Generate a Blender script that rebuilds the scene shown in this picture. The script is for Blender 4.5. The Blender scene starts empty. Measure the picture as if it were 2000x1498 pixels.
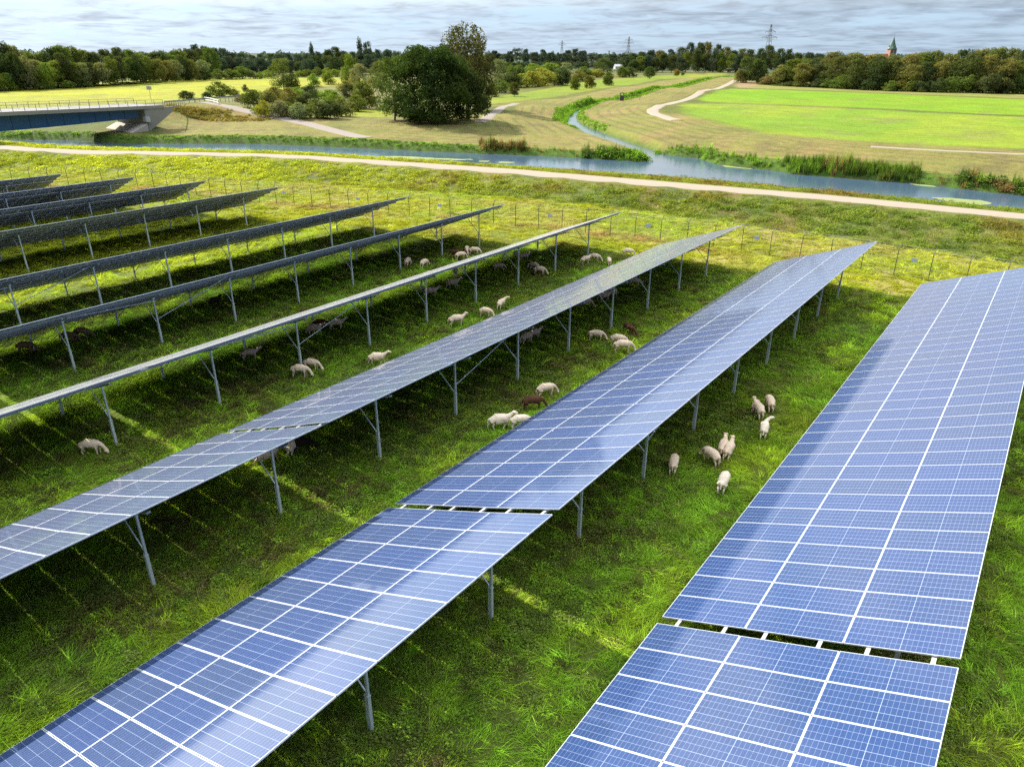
import bpy, math, random
import numpy as np
from mathutils import Vector, Matrix
R = math.radians
SC = bpy.context.scene
COL = SC.collection

# ------------------------------------------------------------------ camera
CAM_H = 15.2
F_PX, PITCH, AZ, ROLL = 1400.6, .4316, .6379, -.0046
fw = np.array([-math.sin(AZ)*math.cos(PITCH), math.cos(AZ)*math.cos(PITCH), -math.sin(PITCH)])
rt = np.array([math.cos(AZ), math.sin(AZ), 0.0])
up = np.cross(rt, fw)
cr, sr = math.cos(ROLL), math.sin(ROLL)
rr, uu = cr*rt - sr*up, sr*rt + cr*up
cam_d = bpy.data.cameras.new('camera'); cam = bpy.data.objects.new('camera', cam_d); COL.objects.link(cam)
cam.matrix_world = Matrix([[rr[0], uu[0], -fw[0], 0], [rr[1], uu[1], -fw[1], 0], [rr[2], uu[2], -fw[2], CAM_H], [0, 0, 0, 1]])
cam_d.sensor_width = 36; cam_d.sensor_fit = 'HORIZONTAL'; cam_d.lens = F_PX/2000*36
cam_d.clip_start = .2; cam_d.clip_end = 20000
SC.camera = cam

# ------------------------------------------------------------------ exposure, sun, sky
SUN_EL = math.atan(1/1.24); SUN_DIR = np.array([-math.cos(SUN_EL)*.9976, math.cos(SUN_EL)*.07, math.sin(SUN_EL)])
vs = SC.view_settings
vs.view_transform = 'Standard'; vs.look = 'None'; vs.gamma = 1; vs.use_curve_mapping = False
vs.exposure = 1.25
SC.cycles.max_bounces = 6; SC.cycles.diffuse_bounces = 3; SC.cycles.glossy_bounces = 3
SC.cycles.transmission_bounces = 3; SC.cycles.transparent_max_bounces = 4
SC.cycles.use_denoising = False; SC.cycles.sample_clamp_indirect = 4; SC.cycles.caustics_reflective = False; SC.cycles.caustics_refractive = False
sun_d = bpy.data.lights.new('sun', 'SUN'); sun = bpy.data.objects.new('sun', sun_d); COL.objects.link(sun)
sun_d.energy = 5.0; sun_d.angle = R(.4); sun_d.color = (1, .93, .80)
sun.rotation_euler = Vector(SUN_DIR).to_track_quat('Z', 'Y').to_euler()

class NT:
    """small node-tree helper"""
    def __init__(s, tree): s.t = tree; s.n = tree.nodes; s.l = tree.links
    def add(s, typ, **kw):
        n = s.n.new(typ)
        for k, v in kw.items():
            if k == 'inp':
                for i, val in v.items():
                    if isinstance(val, bpy.types.NodeSocket): s.l.new(val, n.inputs[i])
                    else: n.inputs[i].default_value = val
            else: setattr(n, k, v)
        return n
    def math(s, op, a, b=None, c=None, clamp=False):
        n = s.n.new('ShaderNodeMath'); n.operation = op; n.use_clamp = clamp
        for i, v in enumerate((a, b, c)):
            if v is None: continue
            if isinstance(v, bpy.types.NodeSocket): s.l.new(v, n.inputs[i])
            else: n.inputs[i].default_value = v
        return n.outputs[0]
    def vmath(s, op, a, b=None, out=0):
        n = s.n.new('ShaderNodeVectorMath'); n.operation = op
        for i, v in enumerate((a, b)):
            if v is None: continue
            if isinstance(v, bpy.types.NodeSocket): s.l.new(v, n.inputs[i])
            else: n.inputs[i].default_value = v
        return n.outputs[out]
    def mix(s, fac, a, b, mode='MIX'):
        n = s.n.new('ShaderNodeMix'); n.data_type = 'RGBA'; n.blend_type = mode
        for i, v in ((0, fac), (6, a), (7, b)):
            if isinstance(v, bpy.types.NodeSocket): s.l.new(v, n.inputs[i])
            elif i == 0: n.inputs[i].default_value = v
            else: n.inputs[i].default_value = (*v, 1) if len(v) == 3 else v
        return n.outputs[2]
    def ramp(s, fac, stops, interp='LINEAR'):
        n = s.n.new('ShaderNodeValToRGB'); s.l.new(fac, n.inputs[0]); e = n.color_ramp.elements
        n.color_ramp.interpolation = interp
        while len(e) < len(stops): e.new(.5)
        for i, (p, c) in enumerate(stops):
            e[i].position = p; e[i].color = (c, c, c, 1) if not hasattr(c, '__len__') else (*c, 1)
        return n.outputs[0]
    def noise(s, vec, scale, detail=4, rough=.55, dist=0, out=0):
        n = s.n.new('ShaderNodeTexNoise'); n.inputs['Scale'].default_value = scale
        n.inputs['Detail'].default_value = detail; n.inputs['Roughness'].default_value = rough
        n.inputs['Distortion'].default_value = dist
        if vec is not None: s.l.new(vec, n.inputs['Vector'])
        return n.outputs[out]

world = bpy.data.worlds.new('World'); SC.world = world; world.use_nodes = True
w = NT(world.node_tree); w.n.clear()
sky = w.add('ShaderNodeTexSky', sky_type='NISHITA', sun_disc=False, sun_elevation=SUN_EL,
            sun_rotation=math.atan2(SUN_DIR[0], SUN_DIR[1]), altitude=50, air_density=1.0, dust_density=1.5, ozone_density=2.0)
tc = w.add('ShaderNodeTexCoord'); dirv = tc.outputs['Generated']
sep = w.add('ShaderNodeSeparateXYZ', inp={0: dirv})
dz = w.math('MAXIMUM', sep.outputs[2], 0.0)
den = w.math('ADD', dz, .085)
px = w.math('DIVIDE', sep.outputs[0], den); py = w.math('DIVIDE', sep.outputs[1], den)
cvec = w.add('ShaderNodeCombineXYZ', inp={0: px, 1: py, 2: 0.0}).outputs[0]
n1 = w.noise(cvec, .85, 6, .60, .6); n2 = w.noise(cvec, 2.6, 5, .62, .5)
ncl = w.math('ADD', w.math('MULTIPLY', n1, .72), w.math('MULTIPLY', n2, .28))
cover = w.ramp(ncl, [(.39, .10), (.46, .6), (.52, .95), (.60, 1.0)])
body = w.ramp(w.math('ADD', w.math('MULTIPLY', n2, .6), w.math('MULTIPLY', n1, .4)), [(.36, 1.08), (.48, .90), (.64, .60)])
sund = w.vmath('DOT_PRODUCT', dirv, tuple(SUN_DIR), out=1)
glow = w.math('POWER', w.math('MAXIMUM', w.math('MULTIPLY_ADD', sund, .5, .5), 0.0), 5.0)
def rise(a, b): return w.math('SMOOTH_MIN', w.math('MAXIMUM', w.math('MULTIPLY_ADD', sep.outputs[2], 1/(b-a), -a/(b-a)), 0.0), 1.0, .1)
cl_b = w.math('MULTIPLY', body, w.math('MULTIPLY_ADD', glow, .40, .255))
cl_col = w.mix(glow, (.78, .99, 1.24), (.93, 1.0, 1.08))
skyc = w.mix(1.0, sky.outputs[0], (.085, .085, .085), 'MULTIPLY')
def grey(v, col): return w.mix(1.0, col, w.add('ShaderNodeCombineColor', inp={0: v, 1: v, 2: v}).outputs[0], 'MULTIPLY')
lowblue = w.mix(.75, w.mix(1.0, sky.outputs[0], (.055, .085, .125), 'MULTIPLY'), (.25, .315, .385))
lowsky = w.mix(cover, lowblue, grey(cl_b, cl_col))
# higher up: broken bright cumulus with deep gaps, overhead an unseen bright zone added to lift the shade
pn = w.noise(dirv, 2.6, 5, .55, .4)
patch = w.ramp(pn, [(.42, 0.0), (.52, .7), (.64, 1.0)])
pb = w.math('MULTIPLY_ADD', glow, 1.8, .06)
highsky = w.mix(patch, skyc, grey(pb, (1.0, .99, .98)))
mid_ = w.mix(rise(.045, .11), lowsky, highsky)
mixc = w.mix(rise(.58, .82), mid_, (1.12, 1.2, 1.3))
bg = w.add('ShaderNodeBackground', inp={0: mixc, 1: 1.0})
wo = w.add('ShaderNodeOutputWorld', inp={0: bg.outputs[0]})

# ------------------------------------------------------------------ photo geometry helpers (camera rays onto real heights)
def ray(x, y):
    return ((x-1000)/F_PX)*rr - ((y-749)/F_PX)*uu + fw
def atz(x, y, z=0.0):
    d = ray(x, y); k = (z-CAM_H)/d[2]; return np.array([d[0]*k, d[1]*k, z])
def atd(x, y, D):
    return ray(x, y)*D + np.array([0, 0, CAM_H])
def zline(pts, z=None):
    """pixel polyline -> XY list on height z (or per point third entry)"""
    return np.array([atz(p[0], p[1], (p[2] if len(p) > 2 else z))[:2] for p in pts])
def densify(pts, step):
    pts = np.asarray(pts, float); out = [pts[0]]
    for a, b in zip(pts[:-1], pts[1:]):
        n = max(1, int(np.linalg.norm((b-a)[:2])/step))
        for i in range(1, n+1): out.append(a+(b-a)*i/n)
    return np.array(out)

# ------------------------------------------------------------------ object helpers
def link(o, parent=None):
    COL.objects.link(o)
    if parent is not None: o.parent = parent
    return o
def tag(o, label=None, cat=None, group=None, kind=None):
    if label: o['label'] = label
    if cat: o['category'] = cat
    if group: o['group'] = group
    if kind: o['kind'] = kind
    return o
def empty(name, loc, rz=0, **kw):
    o = bpy.data.objects.new(name, None); link(o); o.location = loc; o.rotation_euler = (0, 0, rz)
    o.empty_display_size = .3
    return tag(o, **kw)
class MB:
    def __init__(s): s.v = []; s.f = []; s.m = []
    def box(s, c, size, rot=None, m=0):
        c = np.array(c, float); h = np.array(size, float)/2; b = len(s.v)
        for i in (-1, 1):
            for j in (-1, 1):
                for k in (-1, 1):
                    p = np.array([i, j, k])*h
                    if rot is not None: p = rot @ p
                    s.v.append(tuple(c+p))
        for q in ((0, 1, 3, 2), (4, 6, 7, 5), (0, 4, 5, 1), (2, 3, 7, 6), (0, 2, 6, 4), (1, 5, 7, 3)):
            s.f.append(tuple(b+i for i in q)); s.m.append(m)
    def bar(s, p0, p1, w_, h_, upv=(0, 0, 1), m=0):
        p0 = np.array(p0, float); p1 = np.array(p1, float); d = p1-p0; L = np.linalg.norm(d); d /= L
        a = np.cross(np.array(upv, float), d)
        if np.linalg.norm(a) < 1e-4: a = np.cross(np.array([1., 0, 0]), d)
        a /= np.linalg.norm(a); b = np.cross(d, a)
        s.box((p0+p1)/2, (w_, h_, L), np.stack([a, b, d], 1), m)
    def tube(s, pts, rad, n=6, m=0, cap=True):
        pts = [np.array(p, float) for p in pts]; b0 = len(s.v)
        for i, p in enumerate(pts):
            d = pts[min(i+1, len(pts)-1)]-pts[max(i-1, 0)]; d /= np.linalg.norm(d)
            a = np.cross(d, [0.3, 1, .2]) if abs(d[1]) < .9 else np.cross(d, [1, 0, 0.1]); a /= np.linalg.norm(a); c = np.cross(d, a)
            for k in range(n):
                t = 2*math.pi*k/n; s.v.append(tuple(p+rad[i]*(math.cos(t)*a+math.sin(t)*c)))
        for i in range(len(pts)-1):
            for k in range(n):
                s.f.append((b0+i*n+k, b0+i*n+(k+1) % n, b0+(i+1)*n+(k+1) % n, b0+(i+1)*n+k)); s.m.append(m)
        if cap:
            s.f.append(tuple(b0+(len(pts)-1)*n+k for k in range(n))); s.m.append(m)
            s.f.append(tuple(b0+k for k in reversed(range(n)))); s.m.append(m)
    def poly(s, pts, m=0):
        b = len(s.v); s.v += [tuple(p) for p in pts]; s.f.append(tuple(range(b, b+len(pts)))); s.m.append(m)
    def mesh(s, name, mats, smooth=False):
        me = bpy.data.meshes.new(name); me.from_pydata(s.v, [], s.f)
        for m in (mats if isinstance(mats, (list, tuple)) else [mats]): me.materials.append(m)
        me.polygons.foreach_set('material_index', s.m)
        if smooth: me.polygons.foreach_set('use_smooth', [True]*len(s.f))
        me.update(); return me
    def obj(s, name, mats, parent=None, smooth=False, loc=None):
        o = bpy.data.objects.new(name, s.mesh(name, mats, smooth)); link(o, parent)
        if loc is not None: o.location = loc
        return o
def npmesh(name, V, F, mats):
    """V (n,3) array, F (m,k) int array with k = 3 or 4"""
    me = bpy.data.meshes.new(name); k = F.shape[1]
    me.vertices.add(len(V)); me.vertices.foreach_set('co', np.ascontiguousarray(V, dtype=np.float32).ravel())
    me.loops.add(F.size); me.loops.foreach_set('vertex_index', np.ascontiguousarray(F, dtype=np.int32).ravel())
    me.polygons.add(len(F)); me.polygons.foreach_set('loop_start', np.arange(0, F.size, k, dtype=np.int32))
    me.polygons.foreach_set('loop_total', np.full(len(F), k, dtype=np.int32))
    for m in (mats if isinstance(mats, (list, tuple)) else [mats]): me.materials.append(m)
    me.update(calc_edges=True); return me
def new_mat(name):
    m = bpy.data.materials.new(name); m.use_nodes = True; t = NT(m.node_tree); t.n.clear()
    out = t.add('ShaderNodeOutputMaterial'); return m, t, out
def pbr(name, col, rough=.6, metal=0.0, var=.0, scale=8.0, bump=0.0, spec=.5, col2=None):
    m, t, out = new_mat(name)
    b = t.add('ShaderNodeBsdfPrincipled', inp={'Roughness': rough, 'Metallic': metal, 'Specular IOR Level': spec})
    co = t.add('ShaderNodeTexCoord').outputs['Object']
    nz = t.noise(co, scale, 5, .6)
    c2 = col2 if col2 is not None else tuple(max(0, c*(1-var)) for c in col)
    t.l.new(t.mix(nz, tuple(min(1, c*(1+var)) for c in col), c2), b.inputs['Base Color'])
    if bump:
        bp = t.add('ShaderNodeBump', inp={'Strength': bump, 'Height': nz}); t.l.new(bp.outputs[0], b.inputs['Normal'])
    t.l.new(b.outputs[0], out.inputs[0]); return m

# smooth value noise in numpy
def _hash(ix, iy, seed):
    h = (ix.astype(np.int64)*374761393 + iy.astype(np.int64)*668265263 + seed*974634) & 0x7fffffff
    h = ((h ^ (h >> 13))*1274126177) & 0x7fffffff
    return ((h ^ (h >> 16)) & 0xffff)/65535.0
def vnoise(x, y, seed=0):
    ix, iy = np.floor(x), np.floor(y); fx, fy = x-ix, y-iy
    fx = fx*fx*(3-2*fx); fy = fy*fy*(3-2*fy)
    a = _hash(ix, iy, seed); b = _hash(ix+1, iy, seed); c = _hash(ix, iy+1, seed); d = _hash(ix+1, iy+1, seed)
    return (a*(1-fx)+b*fx)*(1-fy)+(c*(1-fx)+d*fx)*fy
def fbm(x, y, seed=0, o=4):
    t = 0; a = .5; s = 0
    for i in range(o): t = t+a*vnoise(x*2**i, y*2**i, seed+i*17); s += a; a *= .55
    return t/s
def sstep(a, b, x):
    t = np.clip((x-a)/(b-a), 0, 1); return t*t*(3-2*t)
def seg_dist(X, Y, poly, closed=False):
    """distance to polyline and, if closed, signed (negative inside)"""
    P = np.asarray(poly)[:, :2]; n = len(P); d2 = np.full(X.shape, 1e18); ins = np.zeros(X.shape, bool)
    for i in range(n if closed else n-1):
        a, b = P[i], P[(i+1) % n]; e = b-a; L = e@e+1e-12
        t = np.clip(((X-a[0])*e[0]+(Y-a[1])*e[1])/L, 0, 1)
        d2 = np.minimum(d2, (X-a[0]-t*e[0])**2+(Y-a[1]-t*e[1])**2)
        if closed:
            c = ((a[1] > Y) != (b[1] > Y)); dy = b[1]-a[1] if abs(b[1]-a[1]) > 1e-9 else 1e-9
            ins ^= c & (X < (b[0]-a[0])*(Y-a[1])/dy+a[0])
    d = np.sqrt(d2)
    return np.where(ins, -d, d) if closed else d

# ------------------------------------------------------------------ terrain heights
TOE = zline([(-500, 318), (0, 333), (300, 345), (600, 356), (1000, 384), (1300, 416), (1600, 460), (2000, 515), (2500, 590)], 0)
PATH_FAR = zline([(-400, 272), (0, 283), (75, 290), (250, 295), (500, 300), (600, 304), (1000, 330), (1300, 355), (1600, 379), (2000, 417), (2400, 455)], 1.5)
PATH_NEAR = zline([(-400, 283), (0, 293), (75, 296.5), (250, 301), (500, 306), (600, 311), (1000, 340), (1300, 366), (1600, 391), (2000, 430), (2400, 470)], 1.5)
W_Z = -.45
CANAL_N = zline([(-500, 262), (-100, 272), (37, 277), (125, 286), (250, 289.5), (500, 296), (600, 299), (1000, 325), (1300, 345), (1400, 353), (1700, 382), (2000, 411), (2400, 447)], W_Z)
CANAL_F = zline([(-500, 255), (-100, 269), (37, 274), (140, 274), (200, 279), (250, 281), (500, 281.5), (700, 290), (850, 297), (1000, 303), (1130, 309), (1262, 317), (1276, 302), (1360, 309), (1400, 322), (1520, 335), (1550, 341), (1700, 353), (1790, 359), (1880, 370), (2000, 383), (2400, 412)], W_Z)
CANAL = np.vstack([CANAL_N, CANAL_F[::-1]])
STREAM = densify(zline([(1285, 303), (1258, 294), (1210, 278), (1158, 259), (1124, 245), (1111, 234), (1112, 226), (1128, 216), (1158, 209), (1190, 203), (1215, 197), (1262, 187), (1330, 172), (1430, 152)], -.3), 6)
CTRL = [  # pixel x, pixel y, height
 [(-400, 315, 0), (0, 333, 0), (300, 345, 0), (600, 356, 0), (1000, 384, 0), (1300, 416, 0), (1600, 460, 0), (2000, 515, 0), (2500, 590, 0)],
 [(-400, 330, 0), (0, 350, 0), (600, 375, 0), (1000, 405, 0), (1300, 440, 0), (1600, 490, 0), (2000, 560, 0)],
 [(0, 283, 1.5), (75, 290, 1.5), (250, 295, 1.5), (500, 300, 1.5), (600, 304, 1.5), (1000, 330, 1.5), (1300, 355, 1.5), (1600, 379, 1.5), (2000, 417, 1.5), (2400, 455, 1.5)],
 [(0, 293, 1.5), (75, 296.5, 1.5), (250, 301, 1.5), (500, 306, 1.5), (600, 311, 1.5), (1000, 340, 1.5), (1300, 366, 1.5), (1600, 391, 1.5), (2000, 430, 1.5), (2400, 470, 1.5)],
 [(330, 262, .6), (500, 264, .8), (720, 277, .8), (1000, 288, .6), (1150, 296, .5)],
 [(420, 203, 4.2), (460, 210, 3.8), (500, 217, 3.3), (550, 228, 2.6), (600, 240, 1.9), (660, 256, 1.3), (720, 270, 1.0)],
 [(325, 209, 4.4), (400, 206, 4.3)], [(328, 238, 1.5), (400, 237, 1.6), (460, 239, 1.7), (540, 246, 1.6)],
 [(345, 202, 4.4), (420, 198, 4.3), (480, 193, 3.6), (520, 190, 2.5)],
 [(640, 238, 2.0), (740, 237, 2.0), (840, 238, 2.0), (940, 236, 2.0), (1000, 221, 2.2), (1050, 207, 2.2), (1150, 190, 2.2), (1290, 168, 2.2), (1420, 151, 2.2)],
 [(700, 229, .7), (800, 229, .7), (900, 226, .8)], [(560, 215, 1.), (640, 218, .8), (600, 195, .8), (700, 205, .6)],
 [(970, 217, 1.4), (1005, 203, 1.0), (960, 200, .7), (1020, 194, .7), (1150, 174, .7), (1290, 154, .8)],
 [(1080, 258, .5), (1082, 240, .5), (1088, 225, .5), (1106, 211, .5), (1165, 199, .5), (1215, 189, .5), (1300, 171, .6), (1420, 153, .8)],
 [(1180, 260, .4), (1150, 245, .4), (1146, 232, .4), (1175, 215, .4), (1250, 196, .5), (1330, 175, .6), (1425, 154, .8)],
 [(1435, 158, 1.8), (1370, 178, 2.0), (1290, 205, 2.2), (1268, 214, 2.2), (1282, 226, 2.2), (1320, 235, 2.2), (1400, 254, 2.2), (1500, 274, 2.1), (1600, 283, 2.0), (1705, 290, 1.9), (2000, 303, 1.8), (2300, 315, 1.8)],
 [(1250, 252, 1.2), (1300, 282, .7), (1400, 302, .7), (1500, 322, .7), (1700, 340, .7), (2000, 370, .7)],
 [(1350, 220, 1.2), (1450, 235, 1.2), (1600, 262, 1.2), (1900, 277, 1.2), (1400, 185, 1.0), (1700, 200, 1.0), (2000, 220, 1.0), (1500, 165, 1.0), (2000, 185, 1.0)],
 [(0, 212, 1.0), (300, 200, 1.0), (0, 180, 1.2), (300, 160, 2.5), (500, 175, 1.5), (500, 156, 2.0), (150, 175, 1.5), (-300, 200, 1.0)],
 [(0, 262, .8), (150, 258, .8), (0, 240, .8), (150, 235, .8), (-300, 250, .8), (250, 222, 1.0)],
]
_c = []
for ln in CTRL:
    for q in densify(ln, 90): p = atz(q[0], q[1], q[2]); _c.append(p)
for k in range(28):
    a = -math.pi+2*math.pi*k/28
    for rad in (900, 2000, 4500):
        _c.append(np.array([rad*math.cos(a), rad*math.sin(a), 1.0 if math.sin(a) > -.3 else 0.0]))
for q in ((0, 0), (-40, 0), (30, 0), (0, -60), (-100, 0), (60, 30), (-60, 30), (0, 40), (-30, 40), (-200, -60), (200, -60), (120, 40)): _c.append(np.array([*q, 0.0]))
_c = np.array(_c); _k = [0]
for i in range(1, len(_c)):
    if np.min(np.hypot(*(_c[_k, :2]-_c[i, :2]).T)) > 1.5: _k.append(i)
_c = _c[_k]
_A = np.hypot(_c[:, None, 0]-_c[None, :, 0], _c[:, None, 1]-_c[None, :, 1])
_n = len(_c); _S = np.zeros((_n+1, _n+1)); _S[:_n, :_n] = _A+np.eye(_n)*.3*-1; _S[_n, :_n] = _S[:_n, _n] = 1
_wt = np.linalg.solve(_S, np.r_[_c[:, 2], 0])
NEAR_POLY = np.vstack([TOE, [[400, 20], [300, -300], [-400, -300], [-500, -40]]])
BANK_POLY = np.vstack([PATH_FAR, CANAL_N[::-1]])
def ground(X, Y):
    X = np.asarray(X, float); Y = np.asarray(Y, float); shp = X.shape; x = X.ravel(); y = Y.ravel()
    h = np.zeros(len(x)); rad = np.hypot(x, y)
    for i in range(0, len(x), 40000):
        xs, ys = x[i:i+40000], y[i:i+40000]
        h[i:i+40000] = np.sqrt((xs[:, None]-_c[None, :, 0])**2+(ys[:, None]-_c[None, :, 1])**2) @ _wt[:_n] + _wt[_n]
    h = np.clip(h, -.2, 5)
    dn = seg_dist(x, y, NEAR_POLY, True)
    d1 = seg_dist(x, y, PATH_FAR); d2 = seg_dist(x, y, CANAL_N); btw = seg_dist(x, y, BANK_POLY, True) < 0
    h = np.where(btw, W_Z+(1.5-W_Z)*(d2/(d1+d2+1e-6)), h)
    h = h*sstep(-1.0, 2.5, dn)
    h = np.where(rad > 700, 1.0, h)
    dc = seg_dist(x, y, CANAL, True)
    hc = np.where(dc < 0, W_Z-.1+np.maximum(dc, -2.5)*.35, W_Z+(h-W_Z)*sstep(-.2, 1.8, dc))
    h = np.where(dc < 1.8, np.minimum(h, hc), h)
    ds = seg_dist(x, y, STREAM)
    hw = np.where(y > 225, .5, 1.8)
    hs = W_Z-.5+(h-W_Z+.5)*sstep(hw*.55, hw+2.2, ds)
    h = np.minimum(h, np.where(ds < hw+2.2, hs, h))
    return h.reshape(shp)
def gz(x, y): return float(ground(np.array([x]), np.array([y]))[0])
def onground(px_, py_, z0=1.0):
    """pixel -> point on the terrain"""
    z = z0
    for _ in range(6):
        p = atz(px_, py_, z); z = .5*z+.5*gz(p[0], p[1])
    p = atz(px_, py_, z); return np.array([p[0], p[1], gz(p[0], p[1])])

# ------------------------------------------------------------------ solar tables: numbers
TILT = R(20.6); MW, ML, PITCH_M = 2.384, 1.095, 1.115
SLOPE = 3*MW+.04; RUN, RISE = SLOPE*math.cos(TILT), SLOPE*math.sin(TILT); Z_HI = 3.45; Z_LO = Z_HI-RISE
ROWS = [(.90, 55.10, 36, 14), (-9.02, 54.56, 36, 17), (-18.36, 54.15, 36, 15), (-28.05, 53.10, 36, 14), (-37.53, 49.70, 35, 11),
        (-46.50, 47.05, 36, 6), (-59.75, 43.15, 36, 0), (-68.50, 40.90, 30, 0), (-76.35, 37.75, 22, 0), (-84.30, 34.10, 16, 0)]
ROW_W = ['rightmost', 'second from the right', 'third from the right', 'fourth from the right', 'fifth from the right',
         'sixth from the right', 'fourth from the left', 'third from the left', 'second from the left', 'leftmost']
GAP_W = .30

# ------------------------------------------------------------------ terrain mesh
def zone_colors(x, y):
    """surface colours of the ground cover, haze painted into the far part"""
    n = len(x); C = np.zeros((n, 3))
    def lay(col, mask):
        nonlocal C
        C = C*(1-mask[:, None])+np.array(col)*mask[:, None]
    big = fbm(x/34, y/34, 3); med = fbm(x/9, y/9, 11); sm = fbm(x/2.2, y/2.2, 23)
    C[:] = (.20, .22, .045)
    lay((.27, .26, .06), sstep(.48, .62, big)); lay((.13, .17, .035), sstep(.52, .66, med)*.7)
    # solar field
    df = seg_dist(x, y, NEAR_POLY, True)
    fld = sstep(1.5, -1.5, df)
    lay((.135, .185, .030), fld); lay((.20, .24, .032), fld*sstep(.45, .6, med)); lay((.09, .125, .025), fld*sstep(.52, .7, sm)*.8)
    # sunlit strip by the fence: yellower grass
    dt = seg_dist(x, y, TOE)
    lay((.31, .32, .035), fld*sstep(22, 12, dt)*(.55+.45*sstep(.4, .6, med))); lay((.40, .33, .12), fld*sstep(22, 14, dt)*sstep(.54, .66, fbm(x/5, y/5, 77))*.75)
    # near dike slope, rough weeds
    dp = seg_dist(x, y, PATH_NEAR); tow = (df > -.5) & (seg_dist(x, y, np.vstack([TOE, PATH_NEAR[::-1]]), True) < 1.0)
    sl = tow*sstep(0, 2.5, df+1.5)
    rgt = sstep(-110, -35, x)
    lay((.24, .26, .045), sl); lay((.15, .17, .04), sl*rgt*.8); lay((.20, .15, .055), sl*sstep(.5, .66, fbm(x/4, y/4, 41))*(.35+.5*rgt)); lay((.10, .14, .035), sl*sstep(.5, .62, fbm(x/3, y/3, 51))*.8)
    # mown banks beyond the canal
    mp = zline([(318, 275), (318, 240), (420, 236), (560, 232), (640, 239), (840, 239), (985, 232), (1010, 218), (1040, 203), (1150, 183), (1290, 161), (1420, 148), (1442, 158), (1370, 180), (1295, 203), (1262, 214), (1290, 230), (1345, 234), (1400, 252), (1500, 274), (1705, 291), (2000, 304), (2500, 325), (2500, 420), (2000, 380), (1800, 360), (1400, 320), (1270, 303), (1000, 302), (500, 281)], .8)
    dm = seg_dist(x, y, mp, True); mw = sstep(1.2, -1.2, dm)
    dcan = seg_dist(x, y, CANAL_F); dst = seg_dist(x, y, STREAM); dd = np.minimum(dcan, dst*1.1)
    stripe = .5+.5*np.sin(dd*1.45+fbm(x/12, y/12, 5)*5)
    lay((.365, .315, .095), mw); lay((.30, .31, .062), mw*sstep(.35, .8, stripe)*.7); lay((.26, .29, .06), mw*sstep(.5, .68, fbm(x/14, y/14, 61))*.75)
    lay((.42, .29, .12), mw*sstep(.55, .7, fbm(x/8, y/20, 71))*.5); lay((.20, .15, .08), mw*sstep(.58, .7, fbm(x/5, y/5, 81))*.45)
    s2_ = .5+.5*np.sin(dd*2.1+fbm(x/9, y/9, 6)*4+1.3); lay((.20, .165, .065), mw*sstep(.62, .95, s2_)*.55*sstep(.3, .6, fbm(x/16, y/16, 8))); lay((.22, .30, .05), mw*sstep(3.2, 1.6, dd))
    # rough brown embankment below the road
    eb = seg_dist(x, y, zline([(322, 208, 4.2), (420, 206, 4.2), (520, 224, 3), (560, 240, 2), (500, 240, 1.7), (325, 240, 1.6)]), True)
    lay((.33, .24, .075), sstep(1, -1, eb)*sstep(.35, .55, sm))
    # scrub land
    sc = seg_dist(x, y, zline([(390, 215), (560, 180), (760, 165), (770, 225), (640, 232), (560, 222)], 1), True)
    lay((.24, .25, .08), sstep(3, -3, sc)); lay((.34, .27, .15), sstep(3, -3, sc)*sstep(.5, .62, med)*.7)
    lg = seg_dist(x, y, zline([(610, 231), (690, 213), (760, 212), (770, 234), (640, 236)], .8), True); lay((.36, .40, .03), sstep(.8, -.8, lg))
    # crops
    def crop(pts, z, col, col2, soft=1.0, sd=5):
        d = seg_dist(x, y, zline(pts, z), True)+(fbm(x/6, y/6, sd)-.5)*soft*2
        m = sstep(soft, -soft, d); lay(col, m); lay(col2, m*sstep(.42, .62, fbm(x/22, y/60, sd+1)))
        rowd = np.cos(R(8))*y-np.sin(R(8))*x; ln_ = .5+.5*np.sin(rowd*1.3+fbm(x/40, y/40, sd+2)*2); lay(tuple(c*.80 for c in col), m*sstep(.6, .95, ln_)*.55*fbm(x/15, y/15, sd+3)*1.6); lay((.30, .30, .09), m*sstep(.60, .74, fbm(x/7, y/7, sd+4))*.5)
    crop([(1331, 215), (1345, 205), (1420, 203), (1700, 214), (2000, 228), (2500, 250), (2500, 322), (2000, 298), (1700, 285), (1600, 279), (1500, 269), (1400, 247), (1345, 229)], 1.2, (.27, .44, .030), (.37, .48, .035), 2.6, 5)
    crop([(1366, 193), (1400, 182), (1432, 173), (1700, 183), (2000, 195), (2500, 215), (2500, 246), (2000, 226), (1700, 212), (1420, 201), (1380, 198)], 1.0, (.25, .47, .015), (.30, .48, .02), 2.0, 9)
    crop([(1438, 171), (1480, 164), (1700, 172), (2000, 182), (2500, 195), (2500, 214), (2000, 193), (1700, 181)], 1.0, (.34, .36, .08), (.38, .36, .10), 2, 13)
    crop([(1436, 170), (1442, 161), (1490, 163), (1470, 170)], 1.0, (.48, .34, .18), (.44, .33, .16), 2, 15)
    crop([(-600, 217), (0, 214), (130, 208), (330, 199), (470, 187), (560, 174), (720, 164), (700, 153), (500, 154), (300, 159), (120, 172), (0, 177), (-600, 185)], 1.3, (.47, .47, .028), (.42, .46, .028), 2, 19)
    crop([(-100, 190), (0, 187), (300, 180), (540, 166), (540, 160), (300, 172), (100, 181), (-100, 184)], 1.6, (.50, .53, .015), (.46, .50, .02), 2, 29)
    crop([(950, 205), (1010, 198), (1150, 178), (1290, 157), (1420, 147), (1420, 143), (1290, 148), (1150, 160), (1060, 175), (960, 190)], .8, (.38, .42, .03), (.26, .38, .03), 1.5, 33)
    # reedy green rim along the water
    ring = sstep(2.6, 1.0, np.minimum(dcan, np.where(y > 225, dst*.9, dst*.75)))*(df > 5)
    lay((.12, .22, .03), ring)
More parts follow.
